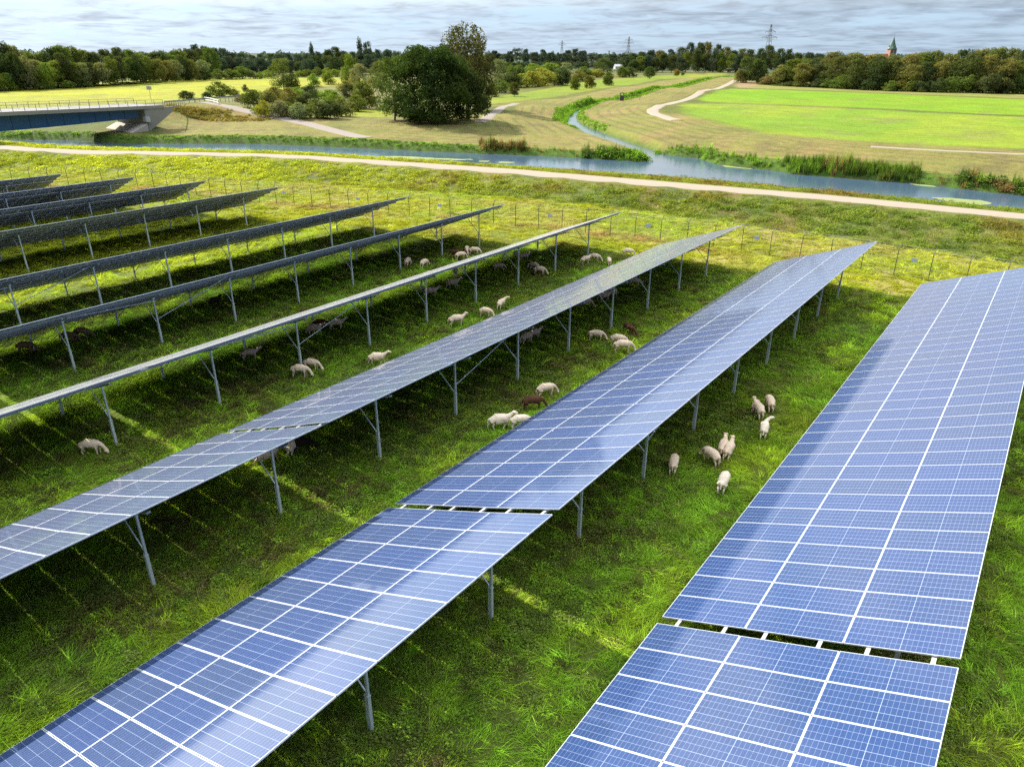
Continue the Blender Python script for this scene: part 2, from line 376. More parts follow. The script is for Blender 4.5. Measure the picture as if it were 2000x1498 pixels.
    # ground under water: mud
    dcn = seg_dist(x, y, CANAL, True); lay((.10, .09, .05), sstep(.15, -.3, dcn))
    far = sstep(520, 900, np.hypot(x, y)); lay((.09, .13, .09), far*.9)  # far ground: bluish haze put into the colour
    k_ = .56-.16*sstep(3, 30, df)
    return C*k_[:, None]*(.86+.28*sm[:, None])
def build_terrain():
    head = math.atan2(fw[1], fw[0])
    an = np.r_[np.linspace(-R(46), R(46), 820), np.linspace(R(50), R(310), 56)]+head
    rd = np.r_[0.6, np.geomspace(2.0, 600, 640), np.geomspace(640, 9000, 36)]
    A, RD = np.meshgrid(an, rd); X = RD*np.cos(A); Y = RD*np.sin(A)
    Z = ground(X, Y); near = RD < 120
    df = seg_dist(X, Y, NEAR_POLY, True)
    Z = Z+np.where((df < 4) & near, (fbm(X/1.6, Y/1.6, 9)-.5)*.16, 0)
    na, nr = len(an), len(rd); i = np.arange(nr-1)[:, None]*na; j = np.arange(na)[None, :]; j2 = (j+1) % na
    Fq = np.stack([i+j, i+na+j, i+na+j2, i+j2], -1).reshape(-1, 4)
    V = np.stack([X, Y, Z], -1).reshape(-1, 3); Fq = Fq[:, ::-1] if False else Fq
    me = npmesh('ground', V, Fq, M_ground)
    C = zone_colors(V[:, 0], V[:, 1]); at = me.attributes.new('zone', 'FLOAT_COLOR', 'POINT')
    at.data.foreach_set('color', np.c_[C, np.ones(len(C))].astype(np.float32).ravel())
    me.polygons.foreach_set('use_smooth', np.ones(len(Fq), bool))
    o = bpy.data.objects.new('ground', me); link(o); tag(o, kind='structure'); return o
def m_ground():
    m, t, out = new_mat('ground_cover')
    at = t.add('ShaderNodeAttribute', attribute_name='zone').outputs[0]
    pos = t.add('ShaderNodeNewGeometry').outputs['Position']
    n1 = t.noise(pos, 1.1, 6, .65); n2 = t.noise(pos, 5.0, 4, .65); n3 = t.noise(pos, .09, 4, .6)
    v = t.math('ADD', t.math('MULTIPLY', n1, .9), t.math('ADD', t.math('MULTIPLY', n2, .7), t.math('MULTIPLY', n3, .5)))
    k = t.math('MULTIPLY_ADD', v, 1.1, -.15)
    kc = t.add('ShaderNodeCombineColor', inp={0: k, 1: k, 2: k}).outputs[0]
    c = t.mix(1.0, at, kc, 'MULTIPLY')
    b = t.add('ShaderNodeBsdfPrincipled', inp={'Base Color': c, 'Roughness': .95, 'Specular IOR Level': .12})
    bp = t.add('ShaderNodeBump', inp={'Strength': .9, 'Distance': .25, 'Height': t.math('ADD', n1, t.math('MULTIPLY', n2, .5))})
    t.l.new(bp.outputs[0], b.inputs['Normal']); t.l.new(b.outputs[0], out.inputs[0]); return m
M_ground = m_ground()
GROUND = build_terrain()

def ribbon(name, L, Rr, mat, lift=.03, sub=2.5):
    """a path laid on the terrain between two XY border lines, with a real edge thickness"""
    n = 0
    def resample(P, k):
        P = np.asarray(P); s = np.r_[0, np.cumsum(np.hypot(*np.diff(P, axis=0).T))]; t = np.linspace(0, s[-1], k)
        return np.c_[np.interp(t, s, P[:, 0]), np.interp(t, s, P[:, 1])]
    ln = np.sum(np.hypot(*np.diff(np.asarray(L), axis=0).T)); k = max(8, int(ln/sub))
    a, b = resample(L, k), resample(Rr, k)
    wob = (fbm(np.arange(k)*.35, np.zeros(k), 7)-.5)[:, None]*.35; a = a+(a-b)/np.linalg.norm(a-b, axis=1)[:, None]*wob
    cols = 7; T = np.linspace(0, 1, cols)
    P = a[:, None, :]*(1-T[None, :, None])+b[:, None, :]*T[None, :, None]
    Z = ground(P[..., 0], P[..., 1])+lift; Z[:, 0] -= lift*3; Z[:, -1] -= lift*3
    V = np.concatenate([P, Z[..., None]], -1).reshape(-1, 3)
    i = np.arange(k-1)[:, None]*cols; j = np.arange(cols-1)[None, :]
    Fq = np.stack([i+j, i+j+1, i+cols+j+1, i+cols+j], -1).reshape(-1, 4)
    e1 = V[Fq[0][1]]-V[Fq[0][0]]; e2 = V[Fq[0][3]]-V[Fq[0][0]]
    if np.cross(e1, e2)[2] < 0: Fq = Fq[:, ::-1]
    me = npmesh(name, V, Fq, mat); me.polygons.foreach_set('use_smooth', np.ones(len(Fq), bool))
    o = bpy.data.objects.new(name, me); link(o); tag(o, kind='structure'); return o
def offs(line, d):
    P = np.asarray(line); g = np.gradient(P, axis=0); g /= np.linalg.norm(g, axis=1)[:, None]; nrm = np.c_[-g[:, 1], g[:, 0]]
    return P+nrm*d, P-nrm*d
M_gravel = pbr('pale_gravel', (.235, .198, .158), .95, 0, .12, 3.0, .3, .1)
M_track = pbr('grey_track', (.19, .165, .145), .95, 0, .12, 2.0, .2, .1)
ribbon('towpath', PATH_FAR, PATH_NEAR, M_gravel, .05)
wp = zline([(1442, 155.5, 1.8), (1370, 178, 2.0), (1320, 194, 2.1), (1290, 205, 2.2), (1275, 211, 2.2), (1275, 217, 2.2), (1290, 225.5, 2.2), (1322, 235, 2.2)])
ribbon('white_path', *offs(densify(wp, 3), 1.9), M_gravel, .06)
ribbon('white_path', *offs(densify(zline([(1700, 287.5, 1.9), (1850, 295.5, 1.85), (2000, 302, 1.8), (2300, 314, 1.8)]), 3), .75), M_gravel, .06)
ribbon('embankment_track', *offs(densify(zline([(398, 200.5, 4.3), (425, 204.5, 4.2), (460, 210.5, 3.8), (500, 218, 3.3), (550, 229, 2.6), (600, 241, 1.9), (660, 257, 1.3), (715, 270, 1.0)]), 3), 1.9), M_track, .06)
ribbon('dike_path', *offs(densify(zline([(935, 238, 2.0), (950, 231, 2.0), (966, 220, 1.5), (985, 209.5, 1.2), (1008, 202.5, 1.0)]), 3), 1.7), M_track, .06)

# ------------------------------------------------------------------ water
def m_water():
    m, t, out = new_mat('canal_water')
    pos = t.add('ShaderNodeNewGeometry').outputs['Position']
    mp = t.add('ShaderNodeMapping', inp={0: pos}); mp.inputs['Rotation'].default_value = (0, 0, R(-25)); mp.inputs['Scale'].default_value = (1, 2.2, 1)
    n = t.noise(mp.outputs[0], 1.4, 4, .6); n2 = t.noise(mp.outputs[0], .16, 3, .5)
    b = t.add('ShaderNodeBsdfPrincipled', inp={'Base Color': (.040, .070, .105, 1), 'Roughness': .12, 'IOR': 1.333})
    bp = t.add('ShaderNodeBump', inp={'Strength': .22, 'Distance': .12, 'Height': t.math('MULTIPLY', n, t.math('ADD', n2, .2))})
    t.l.new(bp.outputs[0], b.inputs['Normal']); t.l.new(b.outputs[0], out.inputs[0]); return m
M_water = m_water()
def water_sheet():
    cx = np.vstack([CANAL_N, CANAL_F]); lo, hi = cx.min(0)-6, cx.max(0)+6
    s2 = STREAM; x0, x1 = min(lo[0], s2[:, 0].min()-6), max(hi[0], s2[:, 0].max()+6); y0, y1 = lo[1], s2[:, 1].max()+6
    b = MB(); b.poly([(x0, y0, W_Z), (x1, y0, W_Z), (x1, y1, W_Z), (x0, y1, W_Z)]); return tag(b.obj('water', M_water), kind='structure')
water_sheet()
M_algae = pbr('duckweed', (.17, .19, .06), .9, 0, .3, 1.2, .1, .2, (.085, .12, .05))
def algae(pts):
    rng = random.Random(len(pts)+int(pts[0][0])); b = MB()
    P = zline(pts, W_Z+.012); P = densify(np.vstack([P, P[:1]]), .8)[:-1]; c = P.mean(0)
    P = P+np.array([[rng.uniform(-.35, .35), rng.uniform(-.35, .35)] for _ in P])
    b.poly([(q[0], q[1], W_Z+.012) for q in P])
    o = b.obj('duckweed', M_algae)
    if o.data.polygons[0].normal.z < 0: o.data.flip_normals()
    return tag(o, kind='stuff')
algae([(748, 305), (800, 306), (860, 309.5), (915, 311), (926, 313), (870, 313), (800, 311), (752, 308)])
algae([(935, 314), (955, 314.5), (953, 317), (936, 316.5)])
algae([(972, 316), (1003, 317), (1002, 319), (972, 318.5)])
algae([(1820, 386), (1860, 387), (1915, 391), (1942, 398), (1920, 401), (1880, 399), (1845, 394)])
algae([(1775, 359.5), (1826, 363), (1824, 365), (1790, 363)]); algae([(1412, 323.5), (1465, 329), (1462, 330.5), (1418, 326)])

# ------------------------------------------------------------------ solar table materials
def m_cells():
    m, t, out = new_mat('solar_glass')
    uv = t.add('ShaderNodeUVMap', uv_map='uv').outputs[0]
    s = t.add('ShaderNodeSeparateXYZ', inp={0: uv}); U, Vv = s.outputs[0], s.outputs[1]
    def lines(coord, n, size, half):
        fr = t.math('FRACT', t.math('MULTIPLY', coord, n)); d = t.math('MINIMUM', fr, t.math('SUBTRACT', 1.0, fr))
        return t.math('LESS_THAN', t.math('MULTIPLY', d, size), half)
    def at(coord, pos, size, half):
        return t.math('LESS_THAN', t.math('MULTIPLY', t.math('ABSOLUTE', t.math('SUBTRACT', coord, pos)), size), half)
    def edge(coord, size, half):
        return t.math('LESS_THAN', t.math('MULTIPLY', t.math('MINIMUM', coord, t.math('SUBTRACT', 1.0, coord)), size), half)
    L = t.math('MULTIPLY', lines(U, 22, .107, .0019), .8)
    for e in (lines(Vv, 5, .213, .0028), at(U, .5, 2.36, .0055), at(Vv, .4, 1.07, .0048), edge(U, 2.36, .008), edge(Vv, 1.07, .0075)):
        L = t.math('MAXIMUM', L, e)
    oi = t.add('ShaderNodeObjectInfo'); rnd = oi.outputs['Random']
    geo = t.add('ShaderNodeTexCoord').outputs['Object']
    cell = t.add('ShaderNodeTexWhiteNoise', noise_dimensions='3D', inp={0: t.vmath('FLOOR', t.vmath('MULTIPLY', uv, (22, 5, 1)))}).outputs[0]
    base = t.mix(rnd, (.0035, .029, .122), (.009, .031, .096))
    base = t.mix(t.math('MULTIPLY', cell, .5), base, (.011, .043, .140))
    dust = t.noise(geo, 90, 3, .7)
    col = t.mix(L, base, (.25, .30, .39))
    col = t.mix(t.math('MULTIPLY', t.ramp(dust, [(.5, 0), (.75, 1)]), .10), col, (.45, .45, .45))
    vo = t.add('ShaderNodeTexVoronoi', voronoi_dimensions='4D', inp={'Vector': t.vmath('ADD', geo, t.vmath('MULTIPLY', oi.outputs['Location'], (1.7, 2.3, 0))), 'Scale': 1.1, 'W': t.math('MULTIPLY', rnd, 50.0)})
    drop = t.math('LESS_THAN', t.math('ADD', vo.outputs['Distance'], t.math('MULTIPLY', t.noise(geo, 40, 2, .5), .05)), .060)
    col = t.mix(t.math('MULTIPLY', drop, .75), col, (.62, .62, .58))
    rough = t.math('MULTIPLY_ADD', t.noise(geo, 3.0, 3, .6), .05, .05)
    b = t.add('ShaderNodeBsdfPrincipled', inp={'Base Color': col, 'Roughness': .5, 'Specular IOR Level': .1, 'Coat Weight': 1.0, 'Coat Roughness': rough, 'Coat IOR': 1.62, 'Coat Tint': (.85, .88, .92, 1), 'Sheen Weight': .35, 'Sheen Roughness': .24, 'Sheen Tint': (1, .97, .93, 1)})
    # thin film of dust: its optical depth grows with the slant of the view
    g_ = t.add('ShaderNodeNewGeometry'); cs = t.math('ABSOLUTE', t.vmath('DOT_PRODUCT', g_.outputs['Incoming'], g_.outputs['Normal'], out=1))
    film = t.math('SUBTRACT', 1.0, t.math('POWER', 2.718, t.math('DIVIDE', -.0048, t.math('MAXIMUM', cs, .004))))
    dd = t.add('ShaderNodeBsdfDiffuse', inp={'Color': (.60, .57, .53, 1)})
    mx = t.add('ShaderNodeMixShader', inp={0: film, 1: b.outputs[0], 2: dd.outputs[0]})
    t.l.new(mx.outputs[0], out.inputs[0]); return m
M_cells = m_cells()
M_alu = pbr('anodised_frame', (.58, .61, .65), .38, .3, .05, 6)
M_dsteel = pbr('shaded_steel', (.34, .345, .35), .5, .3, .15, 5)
M_back = pbr('backsheet', (.42, .40, .37), .6, 0, .1, 2.0)
M_jbox = pbr('black_plastic', (.02, .02, .022), .5)
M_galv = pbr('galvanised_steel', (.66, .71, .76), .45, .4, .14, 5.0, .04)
MODULE_MATS = [M_alu, M_cells, M_back, M_jbox]
def module_geom(b, uvs, ox=0, oy=0, oz=0, tw=0.0):
    """one framed module, x from the low to the high side, y along the row, top of the frame at z = 0"""
    f = .0105; th = .036
    ct, st = math.cos(tw), math.sin(tw)
    def P(x, y, z): return (ox+x*ct-z*st, oy+y, oz+x*st+z*ct)
    def quad(pts, m, uv=None):
        b.poly([P(*q) for q in pts], m); uvs.append(uv or [(0, 0)]*4)
    x0, x1, y0, y1 = 0, MW, 0, ML
    for z, s, mt in ((0, 1, 0), (-th, -1, 0)):
        A = [(x0, y0), (x1, y0), (x1, y1), (x0, y1)]; w_ = f if s > 0 else .03
        I = [(x0+w_, y0+w_), (x1-w_, y0+w_), (x1-w_, y1-w_), (x0+w_, y1-w_)]
        for k in range(4):
            q = [A[k], A[(k+1) % 4], I[(k+1) % 4], I[k]]
            if s < 0: q = q[::-1]
            quad([(*c, z) for c in q], mt)
        zi = -.003 if s > 0 else -.012
        q = [(*c, zi) for c in I]
        if s > 0: quad(q, 1, [(0, 0), (1, 0), (1, 1), (0, 1)])
        else:
            quad(q[::-1], 2)
            for k in range(4):
                quad([(*I[k], -th), (*I[(k+1) % 4], -th), (*I[(k+1) % 4], zi), (*I[k], zi)], 0)
    for k in range(4):
        A = [(x0, y0), (x1, y0), (x1, y1), (x0, y1)]; a, c = A[k], A[(k+1) % 4]
        quad([(*a, -th), (*c, -th), (*c, 0), (*a, 0)], 0)
    for yy in (.3, .548, .8):
        n0 = len(b.f); b.box((ox+MW/2, oy+yy, oz-.022), (.09, .055, .022), None, 3); uvs.extend([[(0, 0)]*4]*(len(b.f)-n0))
def finish_module(b, uvs, name):
    me = b.mesh(name, MODULE_MATS); uvl = me.uv_layers.new(name='uv')
    for p, uv in zip(me.polygons, uvs):
        for li, q in zip(p.loop_indices, uv): uvl.data[li].uv = q
    return me
_b, _u = MB(), []; module_geom(_b, _u); ME_MODULE = finish_module(_b, _u, 'solar_module')
COL_TWIST = (R(.12), R(-.10), R(.85))          # each module column sags or lifts a little on its purlins
def slope_pt(u, w=0.0):
    """point on the table plane, u from the low edge, w along the normal; x relative to the high edge"""
    return np.array([-RUN+u*math.cos(TILT)-w*math.sin(TILT), 0, Z_LO+u*math.sin(TILT)+w*math.cos(TILT)])
# shared part meshes (origin on the ground below the high edge)
def mesh_purlin(length):
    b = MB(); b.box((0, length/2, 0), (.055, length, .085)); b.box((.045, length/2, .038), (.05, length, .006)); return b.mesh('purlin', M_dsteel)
PURLIN_U = [c*(MW+.02)+k*MW for c in range(3) for k in (.22, .78)]
_Rm = np.array([[math.cos(TILT), 0, -math.sin(TILT)], [0, 1, 0], [math.sin(TILT), 0, math.cos(TILT)]])
def u_at_x(dx): return (RUN-dx)/math.cos(TILT)            # dx: horizontal distance from the high edge
FX, RX = 1.18, 6.12
def mesh_rafter():
    b = MB(); p0 = slope_pt(.35, -.19); p1 = slope_pt(SLOPE-.35, -.19)
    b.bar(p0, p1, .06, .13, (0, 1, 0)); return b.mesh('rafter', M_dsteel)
def c_section(b, x, z0, z1, w_, d_, t=.008):
    zc, hz = (z0+z1)/2, z1-z0
    b.box((x, -d_/2, zc), (w_, t, hz)); b.box((x-w_/2, 0, zc), (t, d_-t, hz)); b.box((x+w_/2, 0, zc), (t, d_-t, hz))
    for s in (-1, 1): b.box((x+s*(w_/2-.018), d_/2, zc), (.036, t, hz))
def mesh_post(dx, z_pile):
    top = slope_pt(u_at_x(dx), -.26)[2]; b = MB()
    c_section(b, -dx, -.5, z_pile, .12, .09); c_section(b, -dx+.02, z_pile-.35, top+.06, .075, .06)
    b.box((-dx, 0, z_pile-.05), (.15, .11, .04)); b.box((-dx+.01, 0, top+.03), (.22, .10, .10))
    return b
ME_FP = mesh_post(FX, 1.25).mesh('front_post', M_galv); ME_RP = mesh_post(RX, .62).mesh('rear_post', M_galv); ME_RAFTER = mesh_rafter()
def mesh_brace(x0, z0, dx1):
    b = MB(); p1 = slope_pt(u_at_x(dx1), -.25); b.bar((x0, .05, z0), (p1[0], .05, p1[2]), .034, .034, (0, 1, 0)); return b.mesh('brace', M_galv)
ME_BF = mesh_brace(-FX-.05, 1.15, FX+1.35); ME_BR = mesh_brace(-RX+.05, .55, RX-.95)
def mesh_cross(y0, z0, y1, z1):
    b = MB(); b.tube([(-FX-.08, y0, z0), (-FX-.08, (y0+y1)/2, (z0+z1)/2-.02), (-FX-.08, y1, z1)], [.022]*3, 6); return b.mesh('cross_brace', M_galv)
def part(name, me, parent, loc=(0, 0, 0), rot=(0, 0, 0)):
    o = bpy.data.objects.new(name, me); link(o, parent); o.location = loc; o.rotation_euler = rot; return o
_purlins = {}
def solar_table(X, y_hi, n, label, far, f0):
    """n module columns from y_hi towards the camera; f0: where the first frame stands, counted from the low-y end"""
    y_lo = y_hi-n*PITCH_M
    root = empty('solar_table', (X, y_lo, 0), label=label, cat='solar table', group='solar tables in parallel rows')
    whole = n if n <= 33 else 33
    for k in range(whole):
        for c in range(3):
            p = slope_pt(c*(MW+.02)); p = p+np.array([0, k*PITCH_M+.01, 0])
            part('solar_module', ME_MODULE, root, p, (0, -TILT-COL_TWIST[c], 0))
    if whole < n:
        b, uv = MB(), []
        for k in range(whole, n):
            for c in range(3): module_geom(b, uv, c*(MW+.02), (k-whole)*PITCH_M, 0, COL_TWIST[c])
        o = part('solar_module_block', finish_module(b, uv, 'solar_module_block'), root, slope_pt(0)+np.array([0, whole*PITCH_M+.01, 0]), (0, -TILT, 0)); o['kind'] = 'stuff'
    L = n*PITCH_M+(GAP_W if far else 0); key = round(L, 3)
    if key not in _purlins: _purlins[key] = mesh_purlin(L)
    for u_ in PURLIN_U:
        p = slope_pt(u_, -.081); part('purlin', _purlins[key], root, (p[0], -GAP_W if far else 0, p[2]), (0, -TILT, 0))
    ys = []; yy = f0
    while yy < n*PITCH_M-.8: ys.append(yy); yy += 4.78
    for yy in ys:
        o = (0, yy, 0)
        part('front_post', ME_FP, root, o); part('rear_post', ME_RP, root, o); part('rafter', ME_RAFTER, root, o)
        part('brace', ME_BF, root, o); part('brace', ME_BR, root, o)
    if len(ys) > 3 and far:
        part('cross_brace', mesh_cross(ys[0]-4.78+.05, 1.15, ys[0], 2.75) if f0 > 4 else mesh_cross(ys[0]+.05, 2.85, ys[1], 2.6), root)
        part('cross_brace', mesh_cross(ys[1]+.05, 1.5, ys[2], 2.9), root)
    return root
def near_label(i):
    return ['blue solar table cut off by the bottom edge, nearer half of the rightmost row',
            'pale blue solar table running out of the bottom left corner, nearer half of its row',
            'grey blue solar table leaving the left edge, nearer half of the third row',
            'edge-on solar table stub hidden at the left edge in line with the thin white row',
            'dark undersided solar table stub at the left edge in line with the fifth row',
            'solar table stub past the left edge in line with the sixth row'][i]
FAR_L = ['blue solar table with white grid filling the right side, beyond the gap',
         'long solar table with dark and pale reflection bands, second row from the right',
         'long grey blue solar table running through the middle, third row from the right',
         'solar table seen edge-on as a thin white strip, fourth row from the right',
         'dark solar table with silvery top edge and narrow underside, just behind the thin white one',
         'solar table seen from below in front of the sunlit yellow grass strip',
         'solar table seen from below with its posts in dark grass, behind the sunlit grass strip',
         'small solar table seen from below, third row from the far left corner',
         'small solar table seen from below, second row from the far left corner',
         'smallest solar table at the far left corner of the field']
for i, (X, yf, n, n2) in enumerate(ROWS):
    solar_table(X, yf, n, FAR_L[i], True, 3.25)
    if n2:
        y2 = yf-n*PITCH_M-GAP_W
        off = n2*PITCH_M-1.35
        while off > 4.78+.6: off -= 4.78
        solar_table(X, y2, n2, near_label(i), False, off)

# ------------------------------------------------------------------ sheep
def m_wool():
    m, t, out = new_mat('sheep_coat')
    oi = t.add('ShaderNodeObjectInfo'); co = t.add('ShaderNodeTexCoord').outputs['Object']
    at = t.add('ShaderNodeAttribute', attribute_name='coat').outputs[0]
    nz = t.noise(co, 9, 5, .65); n2 = t.noise(co, 45, 3, .6)
    c = t.mix(1.0, oi.outputs['Color'], at, 'MULTIPLY')
    c = t.mix(t.math('MULTIPLY', nz, .45), c, t.mix(1.0, c, (.62, .52, .42), 'MULTIPLY'))
    b = t.add('ShaderNodeBsdfPrincipled', inp={'Base Color': c, 'Roughness': .95, 'Specular IOR Level': .1})
    bp = t.add('ShaderNodeBump', inp={'Strength': .7, 'Distance': .02, 'Height': t.math('ADD', nz, t.math('MULTIPLY', n2, .6))})
    t.l.new(bp.outputs[0], b.inputs['Normal']); t.l.new(b.outputs[0], out.inputs[0]); return m
M_wool = m_wool()
def sheep_mesh(pose, seed):
    rng = random.Random(seed); v, r, e = [], [], []
    def a(p, rad, prev=None):
        v.append(p); r.append(rad)
        if prev is not None: e.append((prev, len(v)-1))
        return len(v)-1
    mid = a((0.02, 0, .62), .24)
    loin = a((-.22, 0, .635), .23, mid); rump = a((-.42, 0, .615), .19, loin)
    chest = a((.27, 0, .60), .22, mid); nb = a((.44, 0, .66), .135, chest)
    turn = {'graze': .0, 'graze_turn': .16, 'stand': .02, 'stand_turn': -.16, 'walk': .03}[pose]
    if pose.startswith('graze'):
        n1 = a((.58, turn*.4, .53), .095, nb); n2 = a((.70, turn*.8, .33), .075, n1); hd = a((.76, turn*1.1, .20), .083, n2)
        mz = a((.81, turn*1.3, .07), .05, hd); er = (-.03, .12, .05)
    elif pose.startswith('stand'):
        n1 = a((.56, turn*.5, .74), .12, nb); n2 = a((.65, turn*1.0, .82), .09, n1); hd = a((.72, turn*1.6, .87), .09, n2)
        mz = a((.85, turn*2.6, .80), .055, hd); er = (-.06, .12, .03)
    else:
        n1 = a((.56, turn*.4, .76), .10, nb); n2 = a((.69, turn*.8, .84), .08, n1); hd = a((.78, turn, .86), .083, n2)
        mz = a((.93, turn*1.2, .78), .05, hd); er = (-.06, .12, .03)
    for s in (-1, 1):
        h = v[hd]; a((h[0]+er[0], h[1]+s*er[1], h[2]+er[2]), .026, hd)
    t1 = a((-.56, 0, .60), .05, rump); a((-.62, 0, .36), .03, t1)
    for s in (-1, 1):
        st = {'walk': s*.13}.get(pose, s*rng.uniform(.0, .05))
        sh = a((.31, s*.105, .45), .085, chest); kn = a((.32+st*.6, s*.105, .27), .042, sh); an = a((.31+st*1.1, s*.10, .08), .033, kn); a((.33+st*1.2, s*.10, 0.01), .036, an)
        st = -st
        hp = a((-.40, s*.115, .49), .11, rump); sf = a((-.35+st*.4, s*.12, .37), .062, hp); hk = a((-.47+st*.8, s*.11, .24), .04, sf)
        an = a((-.44+st*1.1, s*.105, .07), .033, hk); a((-.42+st*1.2, s*.105, 0.01), .036, an)
    me = bpy.data.meshes.new('sheep_skeleton'); me.from_pydata(v, e, [])
    o = bpy.data.objects.new('sheep_skeleton', me); COL.objects.link(o)
    sk = o.modifiers.new('skin', 'SKIN'); sk.use_smooth_shade = True
    if not me.skin_vertices: me.attributes  # the layer is made with the modifier
    lay = me.skin_vertices[0].data if me.skin_vertices else None
    if lay is None:
        import bmesh
        bm = bmesh.new(); bm.from_mesh(me); bm.verts.layers.skin.verify(); bm.to_mesh(me); bm.free(); lay = me.skin_vertices[0].data
    for i, sv in enumerate(lay): sv.radius = (r[i], r[i]); sv.use_root = (i == 0)
    sb = o.modifiers.new('sub', 'SUBSURF'); sb.levels = 2; sb.render_levels = 2
    dg = bpy.context.evaluated_depsgraph_get(); dg.update()
    res = bpy.data.meshes.new_from_object(o.evaluated_get(dg)); bpy.data.objects.remove(o); bpy.data.meshes.remove(me)
    res.name = 'sheep'; n = len(res.vertices); co = np.empty(n*3); res.vertices.foreach_get('co', co); co = co.reshape(-1, 3)
    nr = np.empty(n*3); res.vertices.foreach_get('normal', nr); nr = nr.reshape(-1, 3)
    trunk = (co[:, 2] > .38) & (co[:, 0] < .5)
    d = (fbm(co[:, 0]*9+co[:, 1]*7, co[:, 2]*9+co[:, 1]*5, seed)-.5)*.06*trunk; co = co+nr*d[:, None]
    res.vertices.foreach_set('co', co.ravel())
    C = np.ones((n, 4)); H = np.array(v[hd]); Mz = np.array(v[mz])
    hmask = np.linalg.norm(co-(H+Mz)/2, axis=1) < .16
    C[hmask, :3] = (1.18, 1.2, 1.22); C[np.linalg.norm(co-Mz, axis=1) < .05, :3] = (.75, .6, .55)
    for s in (-1, 1):
        eye = H+(Mz-H)*.35+np.array([0, s*.075, .03]); C[np.linalg.norm(co-eye, axis=1) < .03, :3] = .06
    C[(co[:, 2] < .06), :3] = (.3, .26, .22); low = (co[:, 2] < .5) & (co[:, 2] > .4) & (np.abs(co[:, 0]) < .3); C[low, :3] = (.85, .78, .7)
    at = res.attributes.new('coat', 'FLOAT_COLOR', 'POINT'); at.data.foreach_set('color', C.astype(np.float32).ravel())
    res.materials.clear(); res.materials.append(M_wool); res.polygons.foreach_set('use_smooth', np.ones(len(res.polygons), bool)); return res
SHEEP_ME = {p: sheep_mesh(p, 3+i) for i, p in enumerate(('graze', 'graze_turn', 'stand', 'stand_turn', 'walk'))}
CREAM, PINK, BROWN, BLACK, WHITE = (.86, .68, .50, 1), (.74, .54, .42, 1), (.115, .055, .032, 1), (.03, .022, .018, 1), (.92, .78, .60, 1)
